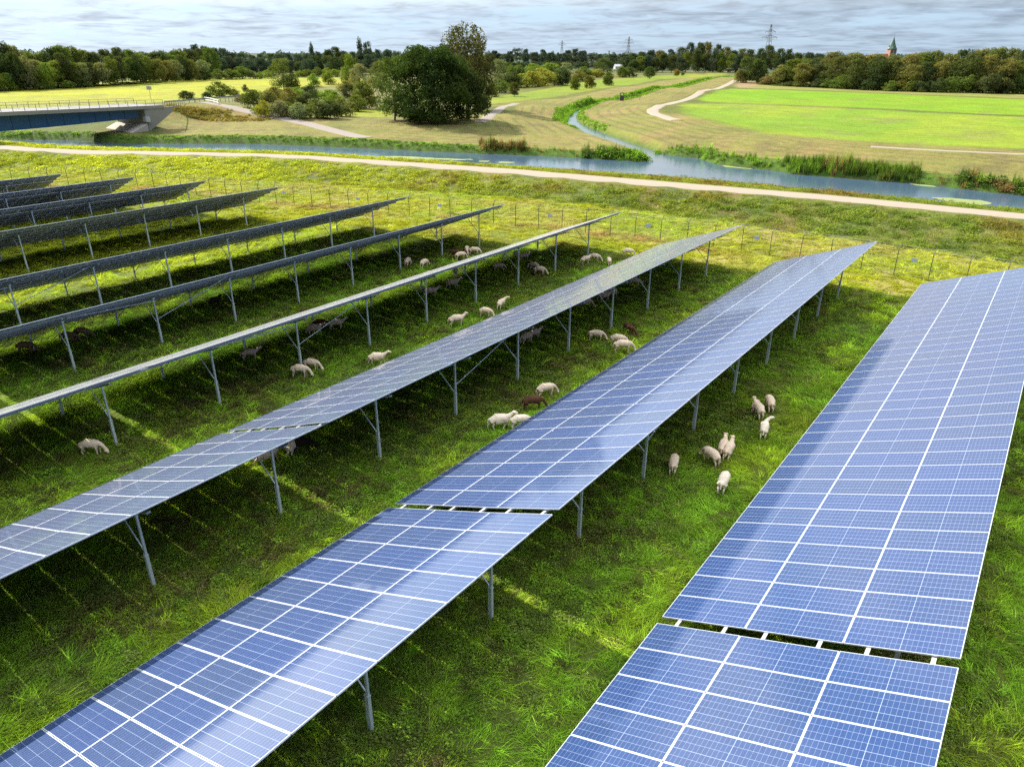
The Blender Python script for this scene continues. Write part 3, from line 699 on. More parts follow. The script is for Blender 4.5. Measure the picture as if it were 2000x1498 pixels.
# foot pixel x, y, pose, heading in the picture (0 right, 90 away from the viewer, 180 left, 270 towards), coat, size, label
SHEEP = [
 (182, 888, 'graze', 0, CREAM, 1.0, 'cream sheep grazing alone beside the leftmost near post of the thin white table'),
 (588, 737, 'graze', -5, CREAM, 1.0, 'larger front sheep of the grazing pair left of the third table'),
 (610, 724, 'graze', -12, CREAM, .95, 'rear sheep of the grazing pair left of the third table'),
 (738, 713, 'walk', 8, CREAM, 1.0, 'cream sheep with level head alone at the upper edge of the third table'),
 (892, 638, 'stand', 20, CREAM, 1.08, 'big cream sheep standing head up in the middle lane beside the third table'),
 (949, 620, 'graze', -20, CREAM, .92, 'small sheep grazing between a standing sheep and one seen from behind, middle lane'),
 (979, 604, 'stand_turn', 65, CREAM, .95, 'slim sheep seen from behind with raised head, middle lane above the third table'),
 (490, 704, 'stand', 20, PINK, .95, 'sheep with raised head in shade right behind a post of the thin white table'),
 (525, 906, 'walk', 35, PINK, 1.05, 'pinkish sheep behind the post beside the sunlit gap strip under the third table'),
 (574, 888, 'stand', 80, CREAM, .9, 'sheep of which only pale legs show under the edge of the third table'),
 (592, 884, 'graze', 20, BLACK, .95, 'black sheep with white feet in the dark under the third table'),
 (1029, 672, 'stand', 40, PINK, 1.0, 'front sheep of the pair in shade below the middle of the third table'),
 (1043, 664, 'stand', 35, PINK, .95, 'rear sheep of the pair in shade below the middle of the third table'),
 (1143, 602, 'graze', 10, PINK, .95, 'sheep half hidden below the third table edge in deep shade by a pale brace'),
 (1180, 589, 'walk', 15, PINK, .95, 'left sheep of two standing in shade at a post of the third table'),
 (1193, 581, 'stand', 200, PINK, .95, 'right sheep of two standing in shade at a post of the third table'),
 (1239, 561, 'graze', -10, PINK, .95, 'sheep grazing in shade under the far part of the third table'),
 (1164, 667, 'graze', -8, CREAM, 1.0, 'cream sheep grazing alone right of a post of the third table'),
 (1207, 676, 'graze', -15, CREAM, 1.0, 'rear sheep of two overlapping cream sheep by the upper edge of the second table'),
 (1216, 690, 'graze', -3, CREAM, 1.12, 'front sheep of two overlapping cream sheep by the upper edge of the second table'),
 (1227, 653, 'graze_turn', 300, BROWN, .95, 'reddish brown sheep grazing behind two overlapping cream sheep'),
 (1066, 776, 'graze', 22, CREAM, 1.05, 'cream sheep grazing just above the dark brown one, upper edge of the second table'),
 (1041, 801, 'graze', 6, BROWN, 1.05, 'dark brown sheep grazing at the upper edge of the second table'),
 (976, 839, 'walk', 12, WHITE, 1.08, 'white sheep walking right with its head forward, left of the dark brown one'),
 (1016, 838, 'graze', 10, WHITE, 1.0, 'sheep whose back just shows above the edge of the second table'),
 (1479, 815, 'stand', 95, CREAM, 1.0, 'left sheep of the upper pair seen from behind in the right lane'),
 (1501, 801, 'graze', 85, CREAM, 1.0, 'right sheep of the upper pair seen from behind in the right lane'),
 (1474, 806, 'graze', 60, PINK, .85, 'reddish sheep mostly hidden behind the left one of the upper pair, right lane'),
 (1490, 853, 'stand_turn', 68, WHITE, .98, 'white sheep with raised turned head below the upper pair, right lane'),
 (1410, 889, 'stand', 65, CREAM, .98, 'left sheep of the touching pair in the middle of the right lane'),
 (1421, 895, 'stand', 60, CREAM, 1.0, 'right sheep of the touching pair in the middle of the right lane'),
 (1387, 906, 'graze', 118, CREAM, 1.0, 'sheep with its head down to the left, beside the touching pair'),
 (1314, 921, 'graze', 72, CREAM, 1.0, 'cream sheep grazing in the dark weeds, leftmost in the right lane'),
 (1411, 958, 'graze', 62, WHITE, 1.05, 'pale sheep seen from behind alone, lowest in the right lane'),
 (797, 521, 'graze', 75, CREAM, 1.0, 'sheep grazing behind a post of the dark fifth table'),
 (829, 524, 'graze', 60, CREAM, 1.0, 'cream sheep grazing in the open right of a post of the fifth table'),
 (890, 504, 'graze', 170, BROWN, .95, 'dark brown sheep in the cluster behind the thin white table'),
 (900, 508, 'graze', 25, CREAM, .95, 'lowest cream sheep of the cluster behind the thin white table'),
 (912, 497, 'graze_turn', 270, CREAM, .95, 'cream sheep facing the viewer in the cluster behind the thin white table'),
 (927, 499, 'graze', -10, CREAM, .98, 'rightmost cream sheep of the cluster behind the thin white table'),
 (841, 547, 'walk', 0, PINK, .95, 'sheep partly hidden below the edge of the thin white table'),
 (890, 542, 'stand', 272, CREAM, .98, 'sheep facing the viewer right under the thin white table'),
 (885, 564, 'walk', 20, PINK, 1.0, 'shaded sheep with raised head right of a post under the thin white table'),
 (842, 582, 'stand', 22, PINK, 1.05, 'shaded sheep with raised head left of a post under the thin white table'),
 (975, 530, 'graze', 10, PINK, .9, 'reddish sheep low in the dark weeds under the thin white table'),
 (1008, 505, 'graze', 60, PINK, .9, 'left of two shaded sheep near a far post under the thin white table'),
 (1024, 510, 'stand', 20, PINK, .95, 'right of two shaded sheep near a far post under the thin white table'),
 (1043, 528, 'graze', 150, CREAM, .9, 'sheep showing only its head behind a post and another grazing sheep'),
 (1054, 538, 'graze', -15, CREAM, 1.0, 'cream sheep grazing to the right from a post under the thin white table'),
 (1143, 517, 'stand', 35, CREAM, .98, 'left of the far pair close together above the third table'),
 (1161, 512, 'graze', -15, CREAM, .98, 'right of the far pair close together above the third table'),
 (1189, 519, 'graze', 92, CREAM, .9, 'small sheep seen from behind at the upper edge of the third table'),
 (1226, 502, 'graze', -12, CREAM, 1.0, 'farthest sheep grazing alone at the far end of the third table'),
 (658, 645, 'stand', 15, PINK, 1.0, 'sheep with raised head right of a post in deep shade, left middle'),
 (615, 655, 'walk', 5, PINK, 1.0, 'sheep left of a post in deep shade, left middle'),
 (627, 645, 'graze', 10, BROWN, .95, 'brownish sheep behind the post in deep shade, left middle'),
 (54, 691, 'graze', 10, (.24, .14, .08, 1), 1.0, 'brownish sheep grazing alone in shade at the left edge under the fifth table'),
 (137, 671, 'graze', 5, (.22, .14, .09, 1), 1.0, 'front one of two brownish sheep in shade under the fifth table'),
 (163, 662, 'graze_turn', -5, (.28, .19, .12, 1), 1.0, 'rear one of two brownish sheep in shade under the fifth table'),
 (421, 600, 'stand', 60, BLACK, .95, 'black sheep standing in dark grass behind the fifth table'),
]
for (sx, sy, pose, hd, colr, sz, lab) in SHEEP:
    p = onground(sx, sy, 0.0); o = bpy.data.objects.new('sheep', SHEEP_ME[pose]); link(o); o.location = (p[0], p[1], p[2]+.03)
    o.rotation_euler = (0, 0, AZ+R(hd)); o.scale = (sz*.82, sz*.86, sz*.82); o.color = colr
    tag(o, lab, 'sheep', 'sheep grazing between the solar tables')

# ------------------------------------------------------------------ fence
M_darkpost = pbr('weathered_post', (.10, .09, .085), .7, .3, .2, 6)
M_wire = pbr('fence_wire', (.55, .54, .50), .45, .6)
M_plate = pbr('sign_plate', (.36, .43, .54), .5)
def build_fence():
    line = zline([(-260, 368), (0, 363), (150, 365), (296, 371), (420, 386), (560, 400), (700, 413), (830, 424), (965, 437.5), (1100, 451), (1224, 464), (1445, 491), (1575, 509), (1706, 530), (1850, 553), (2050, 588), (2300, 632)], 0)
    s = np.r_[0, np.cumsum(np.hypot(*np.diff(line, axis=0).T))]; n = int(s[-1]/2.35); t = np.linspace(0, s[-1], n+1)
    P = np.c_[np.interp(t, s, line[:, 0]), np.interp(t, s, line[:, 1])]; Z = ground(P[:, 0], P[:, 1])
    root = empty('wire_fence', (P[0][0], P[0][1], 0), label='long wire mesh fence with thin dark cranked posts along the far end of the field', cat='fence')
    O = np.array([P[0][0], P[0][1], 0]); rng = random.Random(4)
    b = MB(); b.tube([(0, 0, -.3), (0, 0, 1.0), (0, 0, 1.95), (.10, .22, 2.3)], [.032]*4, 6); me = b.mesh('fence_post', M_darkpost)
    g = np.gradient(P, axis=0); ang = np.arctan2(g[:, 1], g[:, 0])
    for i in range(n+1):
        o = bpy.data.objects.new('fence_post', me); link(o, root); o.location = (P[i][0]-O[0], P[i][1]-O[1], Z[i]); o.rotation_euler = (rng.uniform(-.03, .03), rng.uniform(-.03, .03), ang[i])
    wb = MB()
    for h in (.15, .45, .75, 1.05, 1.35, 1.65, 1.9):
        wb.tube([(P[i][0]-O[0], P[i][1]-O[1], Z[i]+h) for i in range(n+1)], [.006]*(n+1), 3)
    for h, dd in ((2.08, .10), (2.25, .19)):
        wb.tube([(P[i][0]-O[0]-math.sin(ang[i])*dd, P[i][1]-O[1]+math.cos(ang[i])*dd, Z[i]+h) for i in range(n+1)], [.007]*(n+1), 3)
    for i in range(n):
        for k in range(1, 9):
            q = P[i]+(P[i+1]-P[i])*k/9; zz = Z[i]+(Z[i+1]-Z[i])*k/9
            wb.bar((q[0]-O[0], q[1]-O[1], zz+.1), (q[0]-O[0], q[1]-O[1], zz+1.9), .006, .006)
    wb.obj('wire_mesh', M_wire, root)
    pb = MB(); pb.box((0, 0, 0), (.42, .02, .28)); pme = pb.mesh('warning_sign', M_plate)
    for q in (536, 690, 852, 1035, 1248, 1473, 1747):
        d = np.array([abs(((ray(q, 400)[:2]/np.linalg.norm(ray(q, 400)[:2]))[0]*P[i][1]-(ray(q, 400)[:2]/np.linalg.norm(ray(q, 400)[:2]))[1]*P[i][0])) if (P[i] @ ray(q, 400)[:2]) > 0 else 1e9 for i in range(n+1)])
        i = int(d.argmin()); j = min(i, n-1); m_ = (P[j]+P[j+1])/2
        o = bpy.data.objects.new('warning_sign', pme); link(o, root); o.location = (m_[0]-O[0]+math.sin(ang[j])*.04, m_[1]-O[1]-math.cos(ang[j])*.04, Z[j]+1.3); o.rotation_euler = (0, 0, ang[j])
build_fence()

# ------------------------------------------------------------------ trees
def m_leaf():
    m, t, out = new_mat('leaves')
    oi = t.add('ShaderNodeObjectInfo'); geo = t.add('ShaderNodeNewGeometry'); co = t.add('ShaderNodeTexCoord').outputs['Object']
    isl = geo.outputs['Random Per Island']
    cl = t.noise(co, .55, 3, .6)
    k = t.math('MULTIPLY_ADD', isl, .7, .62)
    kc = t.add('ShaderNodeCombineColor', inp={0: k, 1: k, 2: k}).outputs[0]
    c = t.mix(1.0, oi.outputs['Color'], kc, 'MULTIPLY')
    c = t.mix(t.ramp(cl, [(.42, 0.0), (.64, .55)]), c, t.mix(1.0, c, (1.55, 1.25, .7), 'MULTIPLY'))
    d = t.add('ShaderNodeBsdfDiffuse', inp={'Color': c}); tr = t.add('ShaderNodeBsdfTranslucent', inp={'Color': t.mix(1.0, c, (1.25, 1.3, .6), 'MULTIPLY')})
    mx = t.add('ShaderNodeMixShader', inp={0: .34, 1: d.outputs[0], 2: tr.outputs[0]})
    t.l.new(mx.outputs[0], out.inputs[0]); return m
M_leaf = m_leaf()
M_bark = pbr('bark', (.11, .085, .065), .9, 0, .3, 4, .5)
def leaf_quads(P, Nrm, size, rng):
    """small bent-free leaf sprays: one quad per point, facing loosely along Nrm"""
    n = len(P); N = Nrm+rng.normal(0, .75, (n, 3)); N /= np.linalg.norm(N, axis=1)[:, None]+1e-9
    a = np.cross(N, rng.normal(0, 1, (n, 3))); a /= np.linalg.norm(a, axis=1)[:, None]+1e-9; b = np.cross(N, a)
    s = size*rng.uniform(.55, 1.25, n)[:, None]
    V = np.stack([P-a*s, P-b*s*.55, P+a*s, P+b*s*.55], 1).reshape(-1, 3)
    return V, np.arange(4*n).reshape(-1, 4)
def crown(seed, shape, n_cl, per, leaf, gap=.0, cl_r=(.15, .27)):
    """unit crown: x, y within -.5..+.5, z 0..1. shape(t) -> relative half width at height t"""
    rng = np.random.default_rng(seed); Ps, Ns = [], []
    cents = []
    for i in range(n_cl):
        for _ in range(30):
            t = rng.uniform(.04, .97); w_ = shape(t)*.5
            ang = rng.uniform(0, 2*math.pi); rad = w_*math.sqrt(rng.uniform(.15, 1.0))*(1+rng.normal(0, .08))
            c = np.array([rad*math.cos(ang), rad*math.sin(ang), t])
            if not cents or min(np.linalg.norm((c-q)*[1, 1, .9]) for q in cents) > .62*cl_r[0]: break
        cents.append(c); r = rng.uniform(*cl_r)*(.55+.45*min(1, shape(t)*1.3)); 
        q = rng.normal(0, 1, (per, 3)); q /= np.linalg.norm(q, axis=1)[:, None]
        rad = r*rng.uniform(.45, 1.0, per)**.6; sq = np.array([1, 1, rng.uniform(.55, .85)])
        drop = rng.uniform(0, 1, per) > gap
        Ps.append((c+q*rad[:, None]*sq)[drop]); Ns.append((q*.8+np.array([c[0], c[1], (c[2]-.45)])*.9)[drop])
    P = np.vstack(Ps); N = np.vstack(Ns); P[:, 2] = np.maximum(P[:, 2], .01)
    V, Fq = leaf_quads(P, N, leaf, rng)
    me = npmesh('crown', V, Fq, M_leaf); return me, cents
def dome(p=.55, base=.45, widest=.42):
    def f(t):
        if t < widest: return base+(1-base)*math.sin(t/widest*math.pi/2)
        return max(.05, (1-((t-widest)/(1-widest))**2)**p)
    return f
def trunk_mesh(cents, seed, base_z=-.45, rad=.035, n=8):
    """unit trunk under and into the crown; crown bottom is z = 0"""
    rng = random.Random(seed); b = MB()
    b.tube([(0, 0, base_z), (.01, 0, base_z*.5), (-.01, .01, .08), (.01, .0, .45), (0, 0, .75)], [rad*1.35, rad, rad*.85, rad*.5, rad*.15], 7)
    for c in rng.sample(list(cents), min(n, len(cents))):
        z0 = rng.uniform(-.05, .4); m_ = np.array([c[0]*.5, c[1]*.5, (z0+c[2])/2-.03])
        b.tube([(0, 0, z0), m_, c], [rad*.42, rad*.28, rad*.1], 5)
    return b.mesh('trunk', M_bark, True)
KIND = {}
def kind(name, seed, shape, n_cl, per, leaf, gap=0, cl_r=(.15, .27), trunk_frac=.18, rad=.03):
    me, ce = crown(seed, shape, n_cl, per, leaf, gap, cl_r); KIND[name] = (me, trunk_mesh(ce, seed, -trunk_frac/(1-trunk_frac)-.03, rad), trunk_frac)
for q in range(3): kind('oak%d' % q, 10+q, dome(.5, .55, .4), 60, 110, .030, .12, (.13, .23), .10)
kind('full0', 21, dome(.42, .8, .35), 60, 110, .032, .05, (.14, .24), .03); kind('full1', 22, dome(.6, .85, .3), 60, 110, .032, .05, (.13, .24), .03)
kind('airy', 31, dome(.5, .35, .6), 110, 130, .020, .25, (.09, .17), .16, .03)
kind('poplar', 41, lambda t: .35+.65*math.sin(min(1, t*1.15+.08)*math.pi)**.7 if t < .8 else max(.06, (1-t)*2.6), 34, 80, .045, .05, (.2, .34), .04)
kind('willow', 51, dome(.5, .8, .45), 60, 110, .026, .15, (.12, .22), .05)
kind('pine', 61, dome(.35, .25, .7), 30, 75, .040, .2, (.14, .22), .35, .028)
kind('bigmaple', 71, dome(.36, .95, .34), 190, 190, .016, 0, (.09, .15), -.02, .02)
kind('bush0', 81, dome(.5, .9, .3), 40, 90, .042, .05, (.18, .28), .02); kind('bush1', 82, dome(.6, .85, .35), 34, 90, .045, .1, (.18, .3), .02)
TREES = []
def put_tree(px_, by, ty, wpx, knd, col, label, cat='tree', group=None, name=None, jit=.06, depthy=None, at=None):
    """px_ base column, by base row, ty top row, wpx crown width, all in photo pixels -> metres on the terrain"""
    rng = random.Random(int(px_*7+by*13+ty*3)); p = onground(px_, by) if at is None else at
    D = float((p-np.array([0, 0, CAM_H])) @ fw); t_ = ray(px_, ty); k = np.hypot(p[0], p[1])/np.hypot(t_[0], t_[1])
    H = max(.6, (CAM_H+t_[2]*k-p[2])*1.12); W = wpx*D/F_PX
    cm, tm, tf = KIND[knd]
    root = empty(name or ('tree' if cat == 'tree' else 'shrub'), p, rng.uniform(0, 6.28), label=label, cat=cat, group=group)
    c = bpy.data.objects.new('crown' if cat == 'tree' else 'foliage', cm); link(c, root); c.location = (0, 0, H*tf); c.scale = (W*.86, W*.86, H*(1-tf)*.9)
    v = [rng.uniform(1-jit*2, 1+jit*2), rng.uniform(1-jit, 1+jit)]
    c.color = (col[0]*v[0]*v[1]*.88, col[1]*v[1]*.88, col[2]*v[1]*.88, 1)
    t = bpy.data.objects.new('trunk' if cat == 'tree' else 'stem', tm); link(t, root); t.location = (0, 0, H*tf); t.scale = c.scale
    TREES.append(root); return root
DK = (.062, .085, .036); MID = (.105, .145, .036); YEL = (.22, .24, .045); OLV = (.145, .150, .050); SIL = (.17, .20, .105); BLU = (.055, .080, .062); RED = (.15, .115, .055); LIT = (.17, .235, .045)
def interp(pts, x): return float(np.interp(x, [p[0] for p in pts], [p[1] for p in pts]))
def wood(x0, x1, step, base, skyl, kinds, cols, label, group, seed, depth=0.0, hfrac=(.8, 1.0), wf=(1.25, 1.9)):
    rng = random.Random(seed); x = x0
    while x < x1:
        b = interp(base, x)-depth+rng.uniform(-1, .6); s = interp(skyl, x); hgt = (b-s)*rng.uniform(*hfrac)
        put_tree(x, b, b-hgt, step*rng.uniform(*wf), rng.choice(kinds), rng.choice(cols), label, group=group)
        x += step*rng.uniform(.75, 1.25)
OK3 = ['oak0', 'oak1', 'oak2']
# left wood behind the yellow field
LB = [(-160, 183), (0, 178), (120, 173), (200, 168), (300, 161), (420, 157)]
LS = [(-160, 84), (0, 86), (20, 86), (60, 97), (100, 101), (140, 93), (200, 106), (250, 96), (300, 106), (350, 101), (390, 96), (420, 98)]
wood(-150, 420, 20, LB, LS, OK3+['full1'], [DK, MID, OLV, MID], 'broadleaf tree in the tall wood edge behind the yellow field at the far left', 'trees of the left wood', 1, 3.5, (.94, 1.06), (1.6, 2.4))
wood(-150, 400, 18, LB, LS, OK3+['full0'], [MID, OLV, SIL, DK, LIT], 'broadleaf tree in the tall wood edge behind the yellow field at the far left', 'trees of the left wood', 2, 0, (.62, .88), (1.5, 2.3))
wood(-140, 330, 15, LB, [(x, y+62) for x, y in LS], ['bush0', 'bush1'], [MID, DK, LIT], 'bush along the foot of the left wood edge', 'bushes along the left wood', 3, -.6, (.7, 1.2), (1.2, 2.0))
# dark far wood behind
BS = [(370, 96), (385, 92), (405, 94), (440, 98), (480, 108), (500, 112), (520, 103), (560, 106), (590, 110), (615, 104), (650, 92), (690, 103), (730, 97), (780, 102), (830, 108)]
BB = [(370, 147), (830, 147)]
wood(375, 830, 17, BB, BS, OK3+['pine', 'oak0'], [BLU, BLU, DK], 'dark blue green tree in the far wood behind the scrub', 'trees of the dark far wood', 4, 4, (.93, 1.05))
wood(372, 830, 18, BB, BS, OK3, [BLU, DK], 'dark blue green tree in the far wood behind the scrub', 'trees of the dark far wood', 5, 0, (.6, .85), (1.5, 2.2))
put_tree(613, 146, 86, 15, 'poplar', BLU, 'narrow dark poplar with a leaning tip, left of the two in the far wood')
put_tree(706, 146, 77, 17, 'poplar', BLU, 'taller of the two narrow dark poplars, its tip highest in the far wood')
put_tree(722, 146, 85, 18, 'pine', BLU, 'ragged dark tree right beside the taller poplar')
# hedge of pale bushes at the field edge
rng = random.Random(12)
for x, y, h, w_ in ((326, 158, 15, 20), (343, 158, 17, 22), (366, 158, 19, 24), (386, 157, 15, 16), (402, 157, 20, 24), (428, 156, 19, 24), (452, 156, 20, 28), (474, 155, 24, 30), (494, 155, 16, 16), (508, 155, 13, 16), (524, 154, 16, 20), (600, 152, 16, 20), (585, 152, 13, 16), (622, 151, 18, 20), (640, 151, 17, 18), (655, 151, 15, 18)):
    put_tree(x, y, y-h, w_*1.1, rng.choice(['bush0', 'bush1']), rng.choice([LIT, SIL, MID]), 'pale bush in the row along the far edge of the yellow field', 'bush', 'bushes in a row at the field edge', 'bush')
# scrub and single trees between the field and the bank
put_tree(555, 178, 117, 52, 'willow', (.125, .155, .05), 'pale green tree standing alone at the right end of the yellow field')
put_tree(573, 178, 146, 30, 'bush1', MID, 'round green bush right beside the lone pale tree', 'bush', name='bush')
put_tree(684, 166, 108, 34, 'poplar', (.13, .18, .035), 'bright yellow green slender tree in the scrub')
put_tree(703, 170, 127, 44, 'willow', SIL, 'silvery grey willow right of the bright slender tree')
put_tree(742, 178, 122, 46, 'willow', (.11, .145, .055), 'pale green willow left of the big dark tree')
put_tree(614, 170, 146, 26, 'bush1', LIT, 'low pale bush in the middle of the scrub', 'bush', name='bush')
put_tree(642, 166, 141, 26, 'bush0', LIT, 'pale round bush in the scrub, below the dark far wood', 'bush', name='bush')
put_tree(366, 197, 178, 32, 'bush0', DK, 'dark round bush alone on the yellow field above the bridge end', 'bush', name='bush')
put_tree(430, 190, 162, 46, 'bush1', MID, 'large spreading bush beside the road past the bridge', 'bush', name='bush')
put_tree(406, 194, 181, 22, 'bush0', DK, 'small dark bush right behind the guard rail', 'bush', name='bush')
put_tree(458, 189, 175, 22, 'bush1', OLV, 'low olive bush right of the spreading bush', 'bush', name='bush')
put_tree(480, 180, 166, 13, 'poplar', DK, 'little dark upright shrub at the edge of the yellow field', 'bush', name='bush')
SCR = [(497, 212, 176, 44, 'bush0', MID), (512, 222, 206, 38, 'bush1', LIT), (518, 228, 199, 34, 'bush1', YEL), (548, 229, 198, 40, 'bush0', SIL), (566, 212, 174, 42, 'bush1', OLV), (560, 226, 200, 36, 'bush0', MID), (585, 232, 203, 42, 'bush1', SIL), (600, 212, 184, 40, 'bush0', DK), (620, 231, 196, 56, 'bush1', (.12, .15, .05)), (612, 205, 177, 26, 'full0', DK), (645, 232, 198, 50, 'bush0', DK), (668, 229, 195, 52, 'bush1', OLV), (638, 200, 176, 50, 'bush0', LIT), (684, 198, 165, 38, 'oak1', DK), (695, 218, 188, 46, 'bush1', MID), (712, 213, 160, 50, 'full1', MID), (537, 200, 172, 40, 'bush1', OLV), (528, 210, 180, 38, 'bush0', OLV), (655, 215, 180, 40, 'bush1', LIT), (580, 200, 172, 34, 'bush0', LIT), (676, 178, 160, 40, 'bush1', OLV), (606, 183, 168, 34, 'bush0', DK), (540, 186, 172, 26, 'bush1', OLV), (475, 200, 186, 30, 'bush1', OLV)]
for q in SCR: put_tree(q[0], q[1], q[2], q[3], q[4], q[5], 'bush in the dense mixed scrub between road and big dark tree', 'bush', 'bushes of the scrub', 'bush')
put_tree(728, 209, 176, 17, 'poplar', (.34, .27, .03), 'small yellow leaved bush left of the big dark tree', 'bush', name='bush')
# the big trees on the bank
put_tree(772, 236, 116, 78, 'willow', (.075, .12, .032), 'tall leafy green tree forming the left flank of the big dark tree')
put_tree(845, 238, 93, 160, 'bigmaple', (.048, .072, .022), 'huge dense dark green tree with a rounded crown in the middle of the bank')
put_tree(915, 234, 128, 80, 'full1', (.040, .060, .022), 'dark lower crown filling the right flank of the huge tree')
put_tree(912, 222, 54, 104, 'airy', (.098, .095, .038), 'tallest airy tree with reddish olive leaves behind the huge dark tree')
put_tree(943, 216, 110, 62, 'airy', (.085, .082, .040), 'greyish brown airy tree leaning out right of the huge dark tree')
put_tree(940, 219, 185, 30, 'bush0', MID, 'small bush at the right foot of the huge dark tree', 'bush', name='bush')
# right of the big tree: scrub and little round trees
for q in [(975, 165, 118, 34, 'willow', SIL), (1000, 172, 142, 40, 'bush0', DK), (975, 182, 158, 42, 'bush1', MID), (1018, 171, 146, 44, 'bush1', YEL), (1040, 170, 140, 40, 'bush0', YEL), (1060, 168, 136, 50, 'bush1', YEL), (1082, 166, 142, 38, 'bush0', YEL), (1098, 168, 134, 34, 'full0', DK), (1128, 160, 140, 34, 'bush1', OLV), (1010, 150, 128, 40, 'bush0', MID), (1040, 148, 126, 36, 'bush1', LIT), (1075, 146, 124, 40, 'bush0', LIT), (1105, 150, 124, 34, 'willow', SIL), (1140, 152, 132, 34, 'bush1', MID), (1165, 152, 136, 34, 'bush0', YEL), (1215, 152, 131, 26, 'bush0', MID), (1228, 151, 133, 36, 'bush1', DK), (985, 146, 124, 36, 'bush1', MID), (960, 190, 164, 26, 'bush0', MID)]:
    put_tree(q[0], q[1], q[2], q[3], q[4], q[5], 'bush in the scrub right of the big trees, before the far dark wood', 'bush', 'bushes of the right scrub', 'bush')
put_tree(1005, 189, 161, 24, 'oak1', (.075, .085, .025), 'small round tree on a thin trunk beside the dike path')
put_tree(1123, 176, 152, 22, 'full0', (.085, .125, .022), 'round green little tree, first of three in a row on the bright meadow')
put_tree(1151, 173, 148, 24, 'full1', (.12, .105, .025), 'little tree with rusty top, middle of three in a row on the bright meadow')
put_tree(1188, 168, 143, 22, 'full0', (.085, .115, .022), 'dark green little tree, last of three in a row on the bright meadow')
put_tree(1177, 150, 115, 44, 'willow', (.085, .115, .045), 'broad grey green tree standing behind the three little meadow trees')
put_tree(1192, 138, 108, 20, 'oak0', BLU, 'dark round tree behind the broad grey green one')
put_tree(1268, 155, 132, 25, 'oak2', (.075, .10, .03), 'solitary round tree on the meadow in front of the mixed wood')
put_tree(1321, 149, 136, 12, 'full0', (.24, .17, .03), 'tiny orange tree in front of the mixed wood')
put_tree(1333, 148, 141, 8, 'bush0', MID, 'tiny bush right of the orange tree', 'bush', name='bush')
# far dark trees on the skyline right of the big tree
FS = [(955, 106), (968, 99), (985, 108), (1008, 97), (1020, 97), (1040, 103), (1060, 98), (1080, 104), (1095, 105), (1118, 94), (1135, 97), (1150, 107), (1200, 108), (1250, 108)]
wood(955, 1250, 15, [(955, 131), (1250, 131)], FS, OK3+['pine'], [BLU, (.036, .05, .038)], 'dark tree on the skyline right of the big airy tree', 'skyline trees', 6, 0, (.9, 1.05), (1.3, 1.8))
wood(950, 1250, 12, [(950, 135), (1250, 134)], [(950, 122), (1250, 120)], ['bush0', 'bush1'], [BLU, DK], 'dark bush in the long hedge below the skyline trees', 'hedge bushes below the skyline trees', 7, 0, (.9, 1.1), (1.6, 2.2))
# mixed wood in the centre right
MS = [(1205, 120), (1225, 112), (1245, 103), (1280, 98), (1320, 97), (1345, 87), (1370, 82), (1395, 86), (1412, 95), (1440, 99), (1475, 99), (1500, 94), (1520, 97), (1550, 102), (1600, 106)]
wood(1222, 1460, 17, [(1205, 142), (1480, 141)], MS, OK3, [DK, BLU, OLV], 'tree in the dark mixed wood behind the bright meadow', 'trees of the mixed wood', 8, 4, (.95, 1.05))
wood(1235, 1455, 16, [(1205, 143), (1480, 142)], MS, ['poplar', 'oak1', 'full1'], [DK, BLU, MID], 'tree in the dark mixed wood behind the bright meadow', 'trees of the mixed wood', 9, 0, (.65, .9), (1.4, 1.9))
wood(1460, 1600, 18, [(1440, 146), (1600, 148)], MS, OK3, [BLU, DK], 'tree in the dark mixed wood behind the bright meadow', 'trees of the mixed wood', 10, 3, (.95, 1.05))
# right wood behind the green field
RB = [(1440, 161), (1480, 165), (1520, 168), (1700, 177), (1850, 181), (2000, 184), (2200, 190)]
RS = [(1440, 122), (1458, 112), (1480, 114), (1510, 128), (1541, 116), (1575, 117), (1610, 106), (1640, 103), (1680, 108), (1700, 106), (1754, 108), (1790, 107), (1820, 105), (1850, 106), (1880, 98), (1916, 89), (1955, 97), (2000, 101), (2060, 98), (2200, 95)]
wood(1560, 2200, 30, RB, RS, OK3+['full0'], [DK, MID, OLV], 'tall tree in the wood along the far edge of the green field, right', 'trees of the right wood', 11, 5, (.95, 1.04), (1.4, 2.0))
wood(1530, 2200, 31, RB, RS, OK3+['full0', 'full1'], [MID, OLV, DK, (.08, .10, .035)], 'tall tree in the wood along the far edge of the green field, right', 'trees of the right wood', 13, .5, (.68, .9), (1.3, 1.9))
wood(1500, 2200, 19, RB, [(x, y+44) for x, y in RS], ['bush0', 'bush1', 'full1'], [DK, DK, MID], 'bush along the dark foot of the right wood', 'bushes along the right wood', 14, -.4, (.6, 1.0), (1.3, 2.2))
for q in [(1456, 162, 113, 40, 'willow', (.085, .115, .04)), (1478, 163, 116, 40, 'full1', (.080, .105, .035)), (1446, 162, 136, 26, 'bush0', OLV), (1545, 168, 117, 44, 'oak1', (.11, .13, .028)), (1525, 167, 134, 34, 'bush1', OLV), (1590, 170, 131, 26, 'full0', (.17, .115, .04)), (1500, 166, 150, 34, 'bush0', RED)]:
    put_tree(*q, {1456: 'pale green tree at the left end of the right wood beside the white path', 1478: 'dark leafy tree next to the white path end, second in the right wood', 1446: 'olive bush at the very end of the white path', 1545: 'yellow green round tree near the left end of the right wood', 1525: 'olive bush before the yellow green round tree', 1590: 'rusty orange tree in the front of the right wood', 1500: 'reddish low bush at the left foot of the right wood'}[q[0]], 'tree' if q[4] not in ('bush0', 'bush1') else 'bush', None, None if q[4] not in ('bush0', 'bush1') else 'bush')
put_tree(1790, 168, 106, 46, 'oak2', (.19, .15, .03), 'golden leaved tree just right of the church tower', jit=.01)

